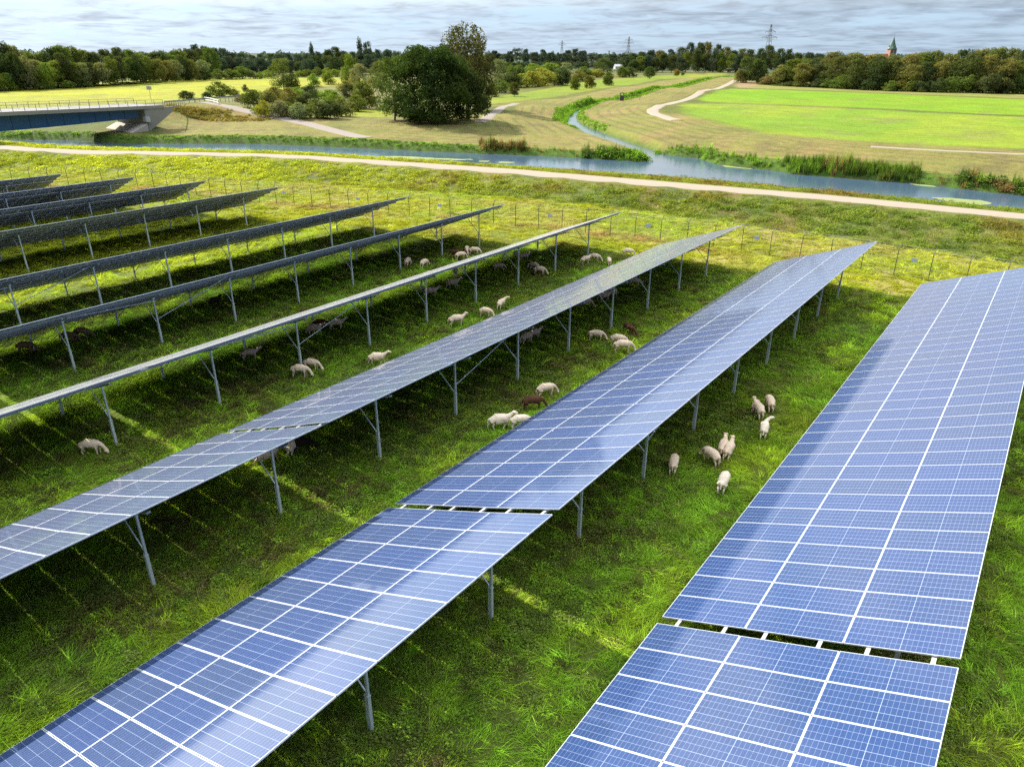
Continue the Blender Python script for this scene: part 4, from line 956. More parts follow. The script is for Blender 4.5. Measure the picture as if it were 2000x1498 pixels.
# ------------------------------------------------------------------ bridge
M_blue = pbr('blue_steel', (.015, .07, .17), .42, .2, .15, 1.0)
M_conc = pbr('concrete', (.25, .24, .215), .9, 0, .16, .8, .2, .2)
M_pave = pbr('pale_paving', (.36, .33, .285), .9, 0, .1, 1.2, .2, .2)
M_rail = pbr('grey_rail', (.26, .26, .26), .5, .5)
M_asph = pbr('road_surface', (.13, .13, .13), .9, 0, .1, 2)
def build_bridge():
    R1 = atd(318, 207.5, 143); L1 = atd(0, 221.5, 118); d = (R1-L1); d /= np.linalg.norm(d); L2 = L1-d*46
    root = empty('road_bridge', (R1[0], R1[1], gz(R1[0], R1[1])), label='road bridge with dark blue steel girder and grey railing crossing the canal', cat='bridge')
    O = np.array([R1[0], R1[1], gz(R1[0], R1[1])]); dh = np.array([d[0], d[1], 0]); dh /= np.linalg.norm(dh); nn = np.array([dh[1], -dh[0], 0])
    if nn @ np.array([0., -1, 0]) < 0 and nn @ -L1 < 0: nn = -nn
    if (nn @ (-L1)) < 0: nn = -nn          # towards the viewer
    a, b_ = L2-O, R1-O; W = 8.5
    b = MB(); b.bar(a-nn*W/2, b_-nn*W/2, W, .34, (0, 0, 1)); b.obj('deck', M_asph, root)
    b = MB()
    for s in (0.12, -W-.12):
        b.bar(a+nn*s+np.array([0, 0, -.13]), b_+nn*s+np.array([0, 0, -.13]), .35, .62, (0, 0, 1))
    b.obj('edge_beam', M_conc, root)
    n = 24
    Lg = np.linalg.norm(b_-a); end = .93
    for s in (-.55, -W+.55):
        b = MB(); pts = []
        for i in range(n+1):
            t = i/n*end; p = a+(b_-a)*t+nn*s; dep = 1.35+1.25*math.sin(min(1, (1-t)*1.9)*math.pi/2)
            pts.append((p+np.array([0, 0, -.3]), p+np.array([0, 0, -.3-dep])))
        for i in range(n):
            (t0, b0), (t1, b1) = pts[i], pts[i+1]; off = nn*.06
            b.poly([t0+off, b0+off, b1+off, t1+off]); b.poly([t0-off, t1-off, b1-off, b0-off]); b.bar((b0), (b1), .5, .05); b.bar(t0, t1, .5, .05)
            b.bar(t0+nn*.09, b0+nn*.09, .03, .10)
        b.obj('girder', M_blue, root)
    for s in (.14, -W-.14):
        b = MB(); m_ = int(Lg/1.9)
        for i in range(m_+1):
            p = a+(b_-a)*i/m_+nn*s; b.bar(p+np.array([0, 0, .1]), p+np.array([0, 0, 1.15]), .07, .07)
        for h, tk in ((1.15, .07), (.82, .035), (.58, .035), (.36, .035)):
            b.bar(a+nn*s+np.array([0, 0, h]), b_+nn*s+np.array([0, 0, h]), tk, tk)
        b.obj('railing', M_rail, root)
    ab = atd(276, 214, 139)-O
    e = a+(b_-a)*.945
    b = MB(); b.bar(e-nn*W/2+dh*.3+np.array([0, 0, -.35]), e-nn*W/2+dh*.3+np.array([0, 0, -4.4]), W+.3, 1.0, tuple(dh)); b.obj('abutment', M_conc, root)
    b = MB()      # wing wall running back along the embankment
    f0 = e+nn*.22; top0, top1 = f0+np.array([0, 0, -.3]), b_+nn*.22+dh*2.2+np.array([0, 0, -.2]); bot0 = f0+np.array([0, 0, -4.6]); bot1 = b_+nn*.22+dh*2.0+np.array([0, 0, -1.1])
    for s in (0, -.4):
        q = [top0+nn*s, bot0+nn*s, bot1+nn*s, top1+nn*s]; b.poly(q if s == 0 else q[::-1])
    b.poly([top0, top1, top1-nn*.4, top0-nn*.4]); b.poly([bot0, top0, top0-nn*.4, bot0-nn*.4]); b.poly([bot1, bot0, bot0-nn*.4, bot1-nn*.4]); b.poly([top1, bot1, bot1-nn*.4, top1-nn*.4]); b.obj('wing_wall', M_conc, root)
    b = MB()      # paved slope below the deck
    g0 = e-dh*.4; gl = gz(g0[0]+O[0]-dh[0]*9, g0[1]+O[1]-dh[1]*9)-O[2]
    for k in range(1):
        A = [g0+nn*.6+np.array([0, 0, -3.1]), g0-nn*(W+.3)+np.array([0, 0, -3.1]), g0-nn*(W+.3)-dh*8+np.array([0, 0, 0]), g0+nn*.6-dh*8]
        A[2][2] = A[3][2] = gl-.1; low = [np.array([q[0], q[1], gl-1.2]) for q in A]
        b.poly(A); 
        for i in range(4): b.poly([A[i], low[i], low[(i+1) % 4], A[(i+1) % 4]])
    b.obj('slope_paving', M_pave, root)
    b = MB(); q = e+nn*.05+np.array([0, 0, -2.3]); b.box(q, (1.3, .8, .9)); b.obj('bearing_box', pbr('white_box', (.4, .41, .42), .6), root)
    # guard rail of the road beyond
    g = empty('guard_rail', tuple(R1), label='grey guard rail curving away along the road past the bridge end', cat='guard rail')
    pts = [R1+dh*.5]+[np.array([*q[:2], q[2]]) for q in (atz(360, 203.5, 4.4), atz(400, 199.5, 4.3), atz(440, 196, 4.2), atz(485, 191.5, 3.9))]
    b = MB(); P = [p-R1+np.array([0, 0, .75]) for p in pts]
    for p, q in zip(P[:-1], P[1:]): b.bar(p, q, .06, .32)
    b.obj('rail', M_rail, g); b = MB()
    for p, q in zip(P[:-1], P[1:]):
        m_ = max(1, int(np.linalg.norm(q-p)/2.2))
        for i in range(m_): c = p+(q-p)*i/m_; b.bar(c, c-np.array([0, 0, 1.4]), .1, .1)
    b.obj('posts', M_rail, g)
    h = empty('hand_rail', tuple(atz(395, 201, 4.3)), label='pale curved hand rail at the top of the grey embankment track', cat='hand rail')
    hp = [atz(382, 200, 4.35), atz(400, 199.5, 4.3), atz(415, 202, 4.25), atz(428, 206, 4.1)]; c0 = hp[0]; o0 = atz(395, 201, 4.3)
    b = MB()
    for hh in (.5, 1.0): b.tube([p-o0+np.array([0, 0, hh]) for p in hp], [.07]*4, 6)
    b.obj('tube', pbr('pale_metal', (.40, .40, .38), .5, .3), h)
    b = MB()
    for p in hp: b.tube([p-o0+np.array([0, 0, -.4]), p-o0+np.array([0, 0, 1.0])], [.06, .06], 6)
    b.obj('uprights', M_rail, h)
    s_ = empty('road_sign', tuple(onground(296, 200, 1)), label='small white road sign on a thin pole above the bridge end', cat='sign'); 
    b = MB(); b.tube([(0, 0, 0), (0, 0, 4.6)], [.06, .06], 6); b.obj('pole', M_rail, s_); b = MB(); b.box((0, 0, 4.0), (1.5, .06, 1.0)); o = b.obj('plate', pbr('white_plate', (.35, .35, .35), .5), s_); o.rotation_euler = (0, 0, AZ)
build_bridge()

# ------------------------------------------------------------------ sluice, far bridge, shed, church, pylons
M_wood = pbr('dark_timber', (.075, .06, .05), .8, 0, .3, 3, .3)
def sluice():
    p = onground(1214, 199, .3); o = empty('sluice_gate', p, AZ, label='dark timber sluice gate standing in the narrow stream', cat='sluice gate'); o.scale = (.72, .72, .72)
    for s in (-1, 1):
        b = MB(); b.box((s*.75, 0, 1.3), (.32, .42, 3.6)); b.obj('post', M_wood, o)
    b = MB(); b.box((0, 0, .9), (1.3, .12, 2.6)); b.obj('gate_board', M_wood, o)
    b = MB(); b.box((0, 0, 3.2), (2.0, .5, .25)); b.box((0, 0, 3.45), (.3, .3, .4)); b.obj('crossbeam', M_wood, o)
    b = MB(); b.bar((.8, 0, 2.0), (8.6, 2.6, 2.0), .12, .25); b.bar((8.6, 2.6, 2.0), (8.6, 2.6, .2), .2, .2); b.bar((4.5, 1.2, 2.0), (4.5, 1.2, .0), .14, .14); b.obj('footbridge', M_wood, o)
sluice()
def far_bridge():
    p = onground(1422, 142, 1.0); o = empty('concrete_bridge', p, AZ+.05, label='low grey concrete bridge far off where the dike paths meet', cat='bridge')
    D = float((p-[0, 0, CAM_H]) @ fw); w_ = 44*D/F_PX
    b = MB(); b.box((0, 0, 2.6), (w_, 6, .8)); b.obj('deck', M_conc, o)
    b = MB(); b.box((0, -2.9, 3.6), (w_, .2, .35)); b.obj('parapet', M_rail, o)
    for s in (-.36, 0, .36):
        b = MB(); b.box((s*w_, 0, 1.0), (1.0, 5, 2.6)); b.obj('pier', M_conc, o)
far_bridge()
def shed():
    p = onground(1207, 136, 1.0); o = empty('farm_shed', p, AZ+.3, label='small white roofed building among the trees left of the mixed wood', cat='building')
    D = float((p-[0, 0, CAM_H]) @ fw); w_ = 17*D/F_PX; d_ = w_*.6; h = 2.6
    b = MB(); b.box((0, 0, h/2), (w_*.96, d_, h)); b.obj('wall', pbr('render_wall', (.6, .56, .5), .9), o)
    b = MB(); r = 2.0
    for s in (-1, 1): b.bar((0, s*(d_/4+.2), h+r/2), (0, s*(d_/4+.2)+.01, h+r/2), w_, .1) if False else b.poly([(-w_/2, s*(d_/2+.4), h-.1), (w_/2, s*(d_/2+.4), h-.1), (w_/2, 0, h+r), (-w_/2, 0, h+r)][::s])
    for s in (-1, 1): b.poly([(s*w_/2*.98, -d_/2, h), (s*w_/2*.98, d_/2, h), (s*w_/2*.98, 0, h+r)])
    b.obj('roof', pbr('white_sheet_roof', (.42, .42, .43), .5), o)
shed()
def church():
    D = 720; t = atd(1747, 72, D); q = atd(1747, 96, D); w_ = 13.5*D/F_PX; base = gz(t[0], t[1]); o = empty('church_tower', (t[0], t[1], base), AZ+.15, label='red brick church tower with a pointed green spire above the right wood', cat='church tower')
    ht = q[2]-base; top = t[2]-base
    m, tt, out = new_mat('red_brick'); br = tt.add('ShaderNodeTexBrick', inp={'Color1': (.20, .06, .04, 1), 'Color2': (.16, .05, .035, 1), 'Mortar': (.3, .22, .18, 1), 'Scale': 3.0}); bb = tt.add('ShaderNodeBsdfPrincipled', inp={'Base Color': br.outputs[0], 'Roughness': .9}); tt.l.new(bb.outputs[0], out.inputs[0])
    b = MB(); b.box((0, 0, ht/2), (w_, w_, ht)); b.obj('tower', m, o)
    for s in (-1, 1):
        for k in (-.24, .24):
            b = MB(); b.box((k*w_, s*w_*.5, ht-2.6), (w_*.16, .12, 2.6)); b.obj('louvre_window', M_jbox, o)
    b = MB(); h0 = ht
    def ring(z, r, n=8):
        return [(r*math.cos(2*math.pi*(k+.5)/n), r*math.sin(2*math.pi*(k+.5)/n), z) for k in range(n)]
    rs = [ring(h0, w_*.70), ring(h0+(top-h0)*.22, w_*.46), ring(h0+(top-h0)*.6, w_*.22), ring(top-.3, .12)]
    for r0, r1 in zip(rs[:-1], rs[1:]):
        for k in range(8): b.poly([r0[k], r0[(k+1) % 8], r1[(k+1) % 8], r1[k]])
    b.poly(rs[0][::-1])
    for s in (-1, 1):
        for ax in (0, 1):
            pts = [np.array([-.35*w_, .52*w_*s, h0]), np.array([.35*w_, .52*w_*s, h0]), np.array([0, .52*w_*s, h0+3.2]), np.array([0, 0, h0+3.2])]
            if ax: pts = [np.array([p[1], -p[0], p[2]]) for p in pts]
            b.poly(pts[:3]); b.poly([pts[1], pts[3], pts[2]]); b.poly([pts[0], pts[2], pts[3]])
    b.obj('spire', pbr('copper_green', (.028, .075, .052), .6, .1, .2, .6), o)
    b = MB(); b.box((0, 0, top+.9), (.14, .14, 2.4)); b.box((0, 0, top+1.3), (.9, .14, .14)); b.obj('cross', M_jbox, o)
    b = MB(); L = 9; z1 = ht-4.6; 
    for s in (-1, 1): b.poly([(-w_/2-L, s*w_*.55, z1-3.5), (-w_/2, s*w_*.55, z1-3.5), (-w_/2, 0, z1), (-w_/2-L, 0, z1)])
    b.obj('nave_roof', pbr('red_tiles', (.20, .075, .045), .8), o)
church()
M_pyl = pbr('pylon_steel', (.16, .18, .19), .6, .3)
def pylon(px_, ytop, D, arms, label, k=1.0):
    t = atd(px_, ytop, D); base = gz(t[0], t[1]); H = t[2]-base; o = empty('power_pylon', (t[0], t[1], base), AZ+.5, label=label, cat='power pylon', group='lattice power pylons on the horizon')
    hw = lambda z: (3.4*(1-z/H)**1.25+.35)*k; b = MB(); n = 9; zs = [H*(1-(1-i/n)**1.15) for i in range(n+1)]; r = .16*k
    for sx in (-1, 1):
        for sy in (-1, 1):
            for z0, z1 in zip(zs[:-1], zs[1:]): b.bar((sx*hw(z0), sy*hw(z0), z0), (sx*hw(z1), sy*hw(z1), z1), r*1.5, r*1.5)
    for z0, z1 in zip(zs[:-1], zs[1:]):
        for s in (-1, 1):
            a, c = hw(z0), hw(z1)
            b.bar((-a, s*a, z0), (c, s*c, z1), r, r); b.bar((a, s*a, z0), (-c, s*c, z1), r, r); b.bar((s*a, -a, z0), (s*c, c, z1), r, r); b.bar((s*a, a, z0), (s*c, -c, z1), r, r)
    b.obj('mast', M_pyl, o)
    for fz, L in arms:
        b = MB(); z = H*fz
        for s in (-1, 1):
            e = (s*L, 0, z+.3); w_ = hw(z)
            for sy in (-1, 1): b.bar((s*w_, sy*w_, z), e, r*1.2, r*1.2); b.bar((s*w_*.8, sy*w_*.8, z+1.7*k), e, r*1.1, r*1.1)
            for u_ in (.45, .95): b.bar((s*L*u_, 0, z+.3), (s*L*u_, 0, z-1.6*k), r, r)
        b.obj('crossarm', M_pyl, o)
pylon(1507, 48, 640, ((.72, 9.5), (.84, 6.4)), 'nearest and largest lattice power pylon, above the left end of the right wood')
pylon(1229, 72, 950, ((.76, 8.5), (.88, 6.0)), 'middle sized lattice power pylon left of the mixed wood')
pylon(1098, 80, 1250, ((.80, 7.5), (.9, 5.5)), 'smallest lattice power pylon above the skyline trees')

# ------------------------------------------------------------------ forest far off along the horizon (one mass)
def far_forest():
    rng = np.random.default_rng(77); Ps, Ns, Ss = [], [], []
    for k in range(620):
        u_ = rng.uniform(-500, 2500); D = rng.uniform(1300, 2300); p = atd(u_, 104, D); h = rng.uniform(9, 19); r = rng.uniform(8, 16)
        q = rng.normal(0, 1, (46, 3)); q /= np.linalg.norm(q, axis=1)[:, None]; q[:, 2] = np.abs(q[:, 2])
        Ps.append(np.array([p[0], p[1], 1.0])+q*np.array([r, r, h])*rng.uniform(.7, 1, (46, 1))); Ns.append(q)
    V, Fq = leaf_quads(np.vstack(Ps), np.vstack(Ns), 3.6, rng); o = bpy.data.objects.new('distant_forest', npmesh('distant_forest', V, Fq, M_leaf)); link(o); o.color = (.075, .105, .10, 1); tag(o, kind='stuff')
far_forest()

# ------------------------------------------------------------------ grass and reeds (countless: one object each)
def m_grass():
    m, t, out = new_mat('grass_blades')
    at = t.add('ShaderNodeAttribute', attribute_type='INSTANCER', attribute_name='tint').outputs[0]
    isl = t.add('ShaderNodeNewGeometry').outputs['Random Per Island']
    k = t.math('MULTIPLY_ADD', isl, .85, .57); kc = t.add('ShaderNodeCombineColor', inp={0: k, 1: k, 2: k}).outputs[0]
    c = t.mix(1.0, at, kc, 'MULTIPLY')
    d = t.add('ShaderNodeBsdfDiffuse', inp={'Color': c}); tr = t.add('ShaderNodeBsdfTranslucent', inp={'Color': t.mix(1.0, c, (1.3, 1.2, .6), 'MULTIPLY')})
    mx = t.add('ShaderNodeMixShader', inp={0: .45, 1: d.outputs[0], 2: tr.outputs[0]}); t.l.new(mx.outputs[0], out.inputs[0]); return m
M_grass = m_grass()
def blade(V, Fq, base, ang, length, lean, width, droop, rng, seg=3):
    """one tapering blade as quads; lean 0 upright .. 1 lying"""
    b0 = len(V); d = np.array([math.cos(ang), math.sin(ang), 0]); s = np.array([-d[1], d[0], 0]); p = np.array(base, float); th = lean
    for i in range(seg+1):
        w_ = width*(1-(i/seg)**1.6*.92)/2; V.append(p-s*w_); V.append(p+s*w_)
        st = length/seg; p = p+d*math.sin(th)*st+np.array([0, 0, math.cos(th)*st]); th = min(th+droop/seg, 2.2)
    for i in range(seg): a = b0+2*i; Fq.append((a, a+1, a+3, a+2))
def tuft(seed, n, length, width, spread, lean, droop, flow):
    rng = random.Random(seed); V, Fq = [], []
    for i in range(n):
        r_ = spread*math.sqrt(rng.random()); a = rng.uniform(0, 6.283)
        ang = rng.gauss(0, .55) if flow else rng.uniform(0, 6.283)
        blade(V, Fq, (r_*math.cos(a), r_*math.sin(a), -.03), ang, length*rng.uniform(.55, 1.2), max(0.02, rng.gauss(lean, .2)), width*rng.uniform(.7, 1.3), rng.uniform(.5, 1.0)*droop, rng)
    return np.array(V), np.array(Fq)
def weed(seed, n, h, leaf, spread):
    """leafy weed clump: small leaves round thin stems"""
    rng = np.random.default_rng(seed); P = rng.normal(0, 1, (n, 3))*[spread, spread, 0]; P[:, 2] = h*rng.uniform(.05, 1, n)**.8*(1-.5*np.minimum(1, np.hypot(P[:, 0], P[:, 1])/(spread*2.2)))
    N = np.c_[rng.normal(0, .5, (n, 2)), np.ones(n)]; V, Fq = leaf_quads(P, N, leaf, rng); return V, Fq
def scatter(name, templates, pts, pick, yaw, tilt, scl, tint, kind_='stuff'):
    """one mesh holding the clump shapes and the places where they grow; geometry nodes put a clump on every place"""
    V = [np.asarray(pts)]; var = [np.zeros(len(pts), np.int32)]; Fs = []; off = len(pts)
    for i, (tv, tf) in enumerate(templates):
        V.append(tv); Fs.append(tf+off); off += len(tv); var.append(np.full(len(tv), i+1, np.int32))
    V = np.vstack(V); me = npmesh(name, V, np.vstack(Fs), M_grass); n = len(V); k = len(pts)
    def attr(nm, typ, dat, dim, prop):
        a = me.attributes.new(nm, typ, 'POINT'); arr = np.zeros((n, dim), np.float32 if typ != 'INT' else np.int32); arr[:k] = np.asarray(dat).reshape(k, dim); a.data.foreach_set(prop, arr.ravel())
    a = me.attributes.new('variant', 'INT', 'POINT'); a.data.foreach_set('value', np.concatenate(var).astype(np.int32))
    attr('pick', 'INT', pick, 1, 'value'); attr('rot', 'FLOAT_VECTOR', np.c_[tilt, yaw], 3, 'vector'); attr('scl', 'FLOAT_VECTOR', scl, 3, 'vector')
    attr('tint', 'FLOAT_COLOR', np.c_[tint, np.ones(k)], 4, 'color')
    ng = bpy.data.node_groups.new(name+'_growth', 'GeometryNodeTree')
    ng.interface.new_socket('Geometry', in_out='INPUT', socket_type='NodeSocketGeometry'); ng.interface.new_socket('Geometry', in_out='OUTPUT', socket_type='NodeSocketGeometry')
    N = ng.nodes; L = ng.links; gi = N.new('NodeGroupInput'); go = N.new('NodeGroupOutput')
    def named(nm, typ):
        q = N.new('GeometryNodeInputNamedAttribute'); q.data_type = typ; q.inputs['Name'].default_value = nm; return q.outputs['Attribute']
    va = named('variant', 'INT')
    def sep(val):
        c = N.new('FunctionNodeCompare'); c.data_type = 'INT'; c.operation = 'EQUAL'; L.new(va, c.inputs[2]); c.inputs[3].default_value = val
        s = N.new('GeometryNodeSeparateGeometry'); s.domain = 'POINT'; L.new(gi.outputs[0], s.inputs[0]); L.new(c.outputs[0], s.inputs[1]); return s.outputs[0]
    ip = N.new('GeometryNodeInstanceOnPoints'); L.new(sep(0), ip.inputs['Points'])
    g2i = N.new('GeometryNodeGeometryToInstance')
    for i in reversed(range(len(templates))): L.new(sep(i+1), g2i.inputs[0])
    L.new(g2i.outputs[0], ip.inputs['Instance']); ip.inputs['Pick Instance'].default_value = True
    L.new(named('pick', 'INT'), ip.inputs['Instance Index'])
    L.new(named('rot', 'FLOAT_VECTOR'), ip.inputs['Rotation']); L.new(named('scl', 'FLOAT_VECTOR'), ip.inputs['Scale'])
    L.new(ip.outputs[0], go.inputs[0])
    o = bpy.data.objects.new(name, me); link(o); md = o.modifiers.new('growth', 'NODES'); md.node_group = ng
    tag(o, kind=kind_); return o
def in_view(P, m=70):
    z = P @ fw-CAM_H*fw[2]*0; Q = P-np.array([0, 0, CAM_H]); z = Q @ fw; x = 1000+F_PX*(Q @ rr)/z; y = 749-F_PX*(Q @ uu)/z
    return (z > 1) & (x > -m) & (x < 2000+m) & (y < 1498+m*2)
rg = np.random.default_rng(5)
LUSH, LIME, YGRN, STRAW, DKG, WEEDC, BRN = np.array([.255, .45, .036]), np.array([.42, .58, .042]), np.array([.38, .41, .028]), np.array([.40, .32, .12]), np.array([.115, .215, .028]), np.array([.175, .235, .05]), np.array([.165, .135, .055])
def sample(dens, lo, hi):
    n = int(dens*(hi[0]-lo[0])*(hi[1]-lo[1])); return np.c_[rg.uniform(lo[0], hi[0], n), rg.uniform(lo[1], hi[1], n)]
def lane(x):
    """0 below a table's high edge (weedy band), 1 in the open lane"""
    d = np.full(len(x), 9.0)
    for X, _, _, _ in ROWS: d = np.minimum(d, np.abs(x-(X-1.6)))
    return sstep(1.3, 3.4, d)
def field_grass():
    parts = []
    for dens, lo, hi, r0, r1 in ((22, (-30, 1), (8, 42), 0, 30), (9, (-62, 1), (8, 62), 30, 52), (4.2, (-118, 8), (8, 74), 52, 125)):
        q = sample(dens, lo, hi); d = np.hypot(q[:, 0], q[:, 1]); q = q[(d >= r0) & (d < r1)]; parts.append(np.c_[q, np.full(len(q), {0: 1.0, 30: 1.28, 52: 1.7}[r0])])
    q = np.vstack(parts); q = q[in_view(np.c_[q[:, :2], np.zeros(len(q))])]
    q = q[seg_dist(q[:, 0], q[:, 1], NEAR_POLY, True) < -.3]; x, y, sz = q.T; n = len(q)
    z = ground(x, y); ln = lane(x); yend = np.interp(x, [r[0] for r in ROWS][::-1], [r[1] for r in ROWS][::-1])
    field = sstep(1.5, -3, y-yend)                        # 1 among the tables, 0 in the strip along the fence
    b1 = fbm(x/3.2, y/3.2, 101); b2 = fbm(x/1.1, y/1.1, 131); b3 = fbm(x/9, y/9, 151)
    weedy = (1-ln)*field; isw = rg.random(n) < np.clip(weedy*(.25+.75*sstep(.38, .62, b1)), 0, .7)
    isw |= (rg.random(n) < .05)
    col = LUSH+(LIME-LUSH)*sstep(.38, .66, b1)[:, None]; col = col+(YGRN*.6-col)*(sstep(.6, .75, b3)*.45)[:, None]; col = col+(DKG-col)*(sstep(.55, .72, b2)*.75)[:, None]
    col = col+(STRAW*.55-col)*((rg.random(n) < .09)*.6)[:, None]
    wc = WEEDC+(BRN-WEEDC)*(sstep(.48, .66, fbm(x/2.1, y/2.1, 171))*.85)[:, None]; wc = wc+(LUSH-wc)*(rg.random(n) < .3)[:, None]*.7
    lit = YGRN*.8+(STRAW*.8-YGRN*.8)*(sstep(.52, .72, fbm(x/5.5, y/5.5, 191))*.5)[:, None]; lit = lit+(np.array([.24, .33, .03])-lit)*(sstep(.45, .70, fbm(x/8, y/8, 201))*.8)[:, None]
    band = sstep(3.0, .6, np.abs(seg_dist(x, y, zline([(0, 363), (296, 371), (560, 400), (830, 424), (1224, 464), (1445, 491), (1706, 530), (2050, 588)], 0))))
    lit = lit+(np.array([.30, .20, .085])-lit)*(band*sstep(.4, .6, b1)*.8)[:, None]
    col = np.where(isw[:, None], wc, col); rowx = sstep(-50, -56, x)   # far left lanes: sunlight put into the tint as yellow
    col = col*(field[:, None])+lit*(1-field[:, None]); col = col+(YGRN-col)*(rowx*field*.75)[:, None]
    col = col*np.exp(rg.normal(0, .22, n))[:, None]
    pick = np.where(isw, rg.integers(5, 8, n), rg.integers(0, 4, n)); st = (rg.random(n) < .012) & ~isw; pick = np.where(st, 4, pick)
    flow = fbm(x/2.6, y/2.6, 211)*12+fbm(x/.9, y/.9, 221)*3; yaw = np.where(isw, rg.uniform(0, 6.28, n), flow+rg.normal(0, .35, n))
    hgt = (.30+.40*b1)*np.where(field > .5, 1.0, .75)
    scl = np.c_[sz*rg.uniform(.8, 1.25, n), sz*rg.uniform(.8, 1.25, n), sz**.55*hgt*rg.uniform(.75, 1.25, n)*np.where(isw, 1.1, 1.0)]
    T = [tuft(1, 22, .50, .022, .22, .75, 1.15, True), tuft(2, 20, .58, .021, .24, .95, 1.0, True), tuft(3, 24, .42, .024, .20, .5, 1.25, True), tuft(4, 20, .62, .020, .22, .85, 1.3, True),
         tuft(5, 5, .95, .010, .10, .12, .35, False), weed(6, 95, .40, .040, .13), weed(7, 120, .30, .032, .15), weed(8, 70, .50, .048, .12)]
    tilt = np.c_[rg.normal(0, .08, n), rg.normal(0, .08, n)]
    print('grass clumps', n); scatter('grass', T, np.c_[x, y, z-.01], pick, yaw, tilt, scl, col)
field_grass()
def dike_weeds():
    q = sample(2.6, (-170, 28), (14, 98)); q = q[in_view(np.c_[q, np.zeros(len(q))])]; x, y = q.T
    d = seg_dist(x, y, NEAR_POLY, True); pl = seg_dist(x, y, np.vstack([PATH_FAR, PATH_NEAR[::-1]]), True); cn = seg_dist(x, y, CANAL, True); dpf = seg_dist(x, y, PATH_NEAR)
    k = (d > -.5) & (pl > .25) & (cn > .3) & (seg_dist(x, y, np.vstack([TOE, CANAL_N[::-1]]), True) < .5); x, y, pl = x[k], y[k], pl[k]; n = len(x)
    if not n: return
    z = ground(x, y); rgt = sstep(-95, -35, x); b1 = fbm(x/4, y/4, 301); b2 = fbm(x/2, y/2, 311); b3 = fbm(x/11, y/11, 321)
    col = np.array([.36, .42, .04])*(1-rgt[:, None])+np.array([.175, .22, .035])*rgt[:, None]
    col = col+(np.array([.17, .115, .04])-col)*(sstep(.5, .64, b1)*(.10+.65*rgt))[:, None]; col = col+(np.array([.13, .20, .035])-col)*(sstep(.5, .62, b3)*(.45+.35*rgt))[:, None]; col = col+(np.array([.30, .35, .04])-col)*(sstep(.50, .72, b2)*.4)[:, None]
    ver = sstep(1.2, .4, pl); col = col+(np.array([.26, .22, .08])-col)*(ver*.5)[:, None]; col *= rg.uniform(.75, 1.3, n)[:, None]
    s_ = rg.uniform(1.1, 1.9, n)*np.where(pl < 1.6, .55, 1)*np.where(cn[k] < dpf[k], .5, 1); scl = np.c_[s_, s_, s_*.72*(.55+.9*b1)]
    T = [tuft(21, 40, .45, .022, .30, .6, 1.1, False), weed(22, 90, .42, .06, .20), weed(23, 110, .34, .05, .22)]
    scatter('dike_weeds', T, np.c_[x, y, z-.02], rg.integers(0, 3, n), rg.uniform(0, 6.28, n), np.zeros((n, 2)), scl, col)
dike_weeds()
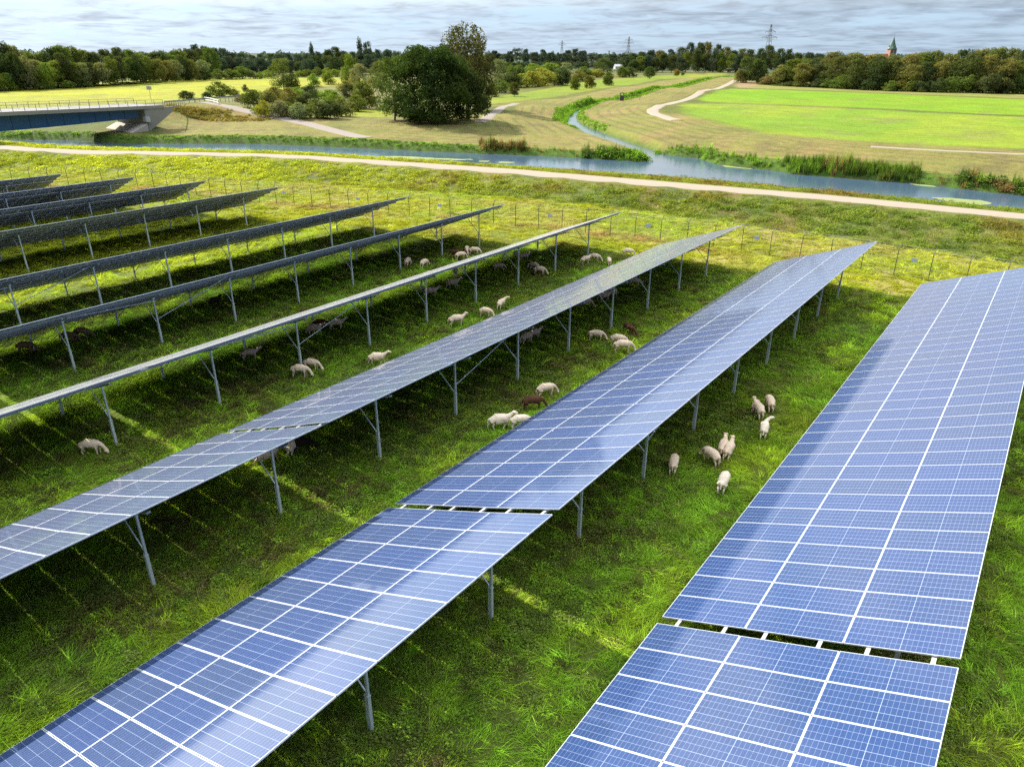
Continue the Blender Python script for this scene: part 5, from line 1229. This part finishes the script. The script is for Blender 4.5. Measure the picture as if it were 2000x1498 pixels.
def reeds():
    P, C, S, K = [], [], [], []
    def along(line, step, wid, hmin, hmax, cols, kinds, offs_=0, seed=0):
        l = densify(np.asarray(line), step); g = np.gradient(l, axis=0); g /= np.linalg.norm(g, axis=1)[:, None]+1e-9; nn = np.c_[-g[:, 1], g[:, 0]]; sgn = 1.0 if (nn[len(nn)//2] @ l[len(l)//2]) > 0 else -1.0
        for c, e in zip(l, nn):
            for _ in range(max(1, int(wid*1.6))):
                q = c+e*((offs_ if offs_ else .9*sgn)+rg.uniform(-.5, .5)*wid)+rg.normal(0, .2, 2); h = rg.uniform(hmin, hmax)*(.6+.7*vnoise(np.array([q[0]/2.]), np.array([q[1]/2.]), 5)[0])
                P.append(q); S.append(h); C.append(np.array(cols[rg.integers(len(cols))])*rg.uniform(.7, 1.3)); K.append(kinds[rg.integers(len(kinds))])
    G, DG, TAN, LEAF = (.12, .23, .03), (.07, .125, .03), (.22, .155, .07), (.19, .35, .045)
    fl = zline([(-100, 268), (37, 273.5), (140, 273), (165, 274), (200, 278), (250, 280), (500, 280.5), (700, 289), (850, 296), (935, 300)], W_Z)
    fl2 = fl; along(fl2, .42, 1.5, .22, .5, [LEAF, G, (.11, .20, .03)], [1, 2, 2])
    along(zline([(935, 299.5), (1000, 302), (1020, 303)], W_Z), .25, 1.6, 1.0, 1.6, [TAN, DG, (.12, .075, .035)], [0, 0, 1])
    along(zline([(1020, 303), (1130, 308.5)], W_Z), .5, 1.2, .4, .8, [G, TAN], [0, 1])
    along(zline([(1133, 309), (1148, 310.5)], W_Z), .22, 1.6, 1.1, 1.6, [DG], [0, 1]); along(zline([(1165, 311), (1215, 313.5)], W_Z), .22, 1.8, 1.2, 1.8, [DG, G], [0, 1])
    along(zline([(1215, 314), (1262, 316)], W_Z), .25, 2.0, .9, 1.3, [LEAF, G], [0, 1])
    along(zline([(1276, 301), (1360, 308), (1400, 321), (1515, 334)], W_Z), .4, 1.6, .45, .9, [G, DG, LEAF], [0, 0, 1])
    along(zline([(1520, 334), (1550, 340)], W_Z), .2, 1.6, 1.0, 1.5, [DG, G], [0]); along(zline([(1552, 340), (1600, 344)], W_Z), .18, 2.0, 1.0, 1.45, [DG, G], [0])
    along(zline([(1600, 344), (1650, 348)], W_Z), .3, 1.6, 1.0, 1.6, [G, TAN], [0]); along(zline([(1650, 348), (1790, 358.5)], W_Z), .17, 2.0, .9, 1.4, [DG, G, (.10, .13, .03)], [0])
    along(zline([(1800, 360), (1880, 369)], W_Z), .5, 1.2, .4, .8, [TAN, G], [0, 1]); along(zline([(1866, 368), (1885, 370)], W_Z), .2, 1.4, 1.0, 1.5, [DG], [0, 1]); along(zline([(1885, 370), (2060, 389)], W_Z), .3, 1.8, .8, 1.5, [DG, G, TAN], [0, 1])
    along(STREAM[6:], .42, 1.5, .35, .8, [LEAF, G, (.09, .20, .02)], [0, 1, 2], 3.1); along(STREAM[6:], .42, 1.5, .35, .8, [LEAF, G, (.09, .20, .02)], [0, 1, 2], -3.1)
    along(zline([(1100, 242), (1105, 228), (1120, 214), (1165, 203), (1190, 198)], .1), .4, 2.6, .6, 1.0, [G, (.07, .17, .018), LEAF], [0, 1])
    along(zline([(1210, 193), (1262, 184), (1330, 170), (1430, 151)], .1), .9, 2.0, .6, 1.0, [LEAF, (.10, .21, .02)], [0, 1])
    along(zline([(100, 288), (250, 290.5), (500, 297), (600, 300), (1000, 326), (1300, 346), (1600, 371), (2000, 412)], W_Z), .8, 1.0, .25, .5, [(.22, .2, .06), G, TAN], [0, 1])
    for ln_ in ([(326, 212, 4.1), (425, 212, 3.9)], [(326, 219, 3.3), (450, 219, 3.2)], [(326, 227, 2.5), (480, 228, 2.6)], [(326, 234, 1.8), (520, 237, 2.0)]):
        along(np.array([atz(*q)[:2] for q in ln_]), .5, 2.6, .35, .9, [(.19, .155, .05), (.22, .185, .06), (.15, .16, .04)], [1, 2, 0])
    P = np.array(P); z = ground(P[:, 0], P[:, 1]); z = np.maximum(z, W_Z-.1); n = len(P); S_ = np.array(S)
    T = [tuft(31, 26, 1.05, .05, .30, .12, .45, False), weed(32, 90, .75, .10, .34), weed(33, 80, .65, .13, .36)]
    w_ = S_**.6*1.05; scatter('reeds', T, np.c_[P, z-.02], np.array(K), rg.uniform(0, 6.28, n), np.zeros((n, 2)), np.c_[w_, w_, S_], np.array(C))
    print('reed clumps', n)
reeds()
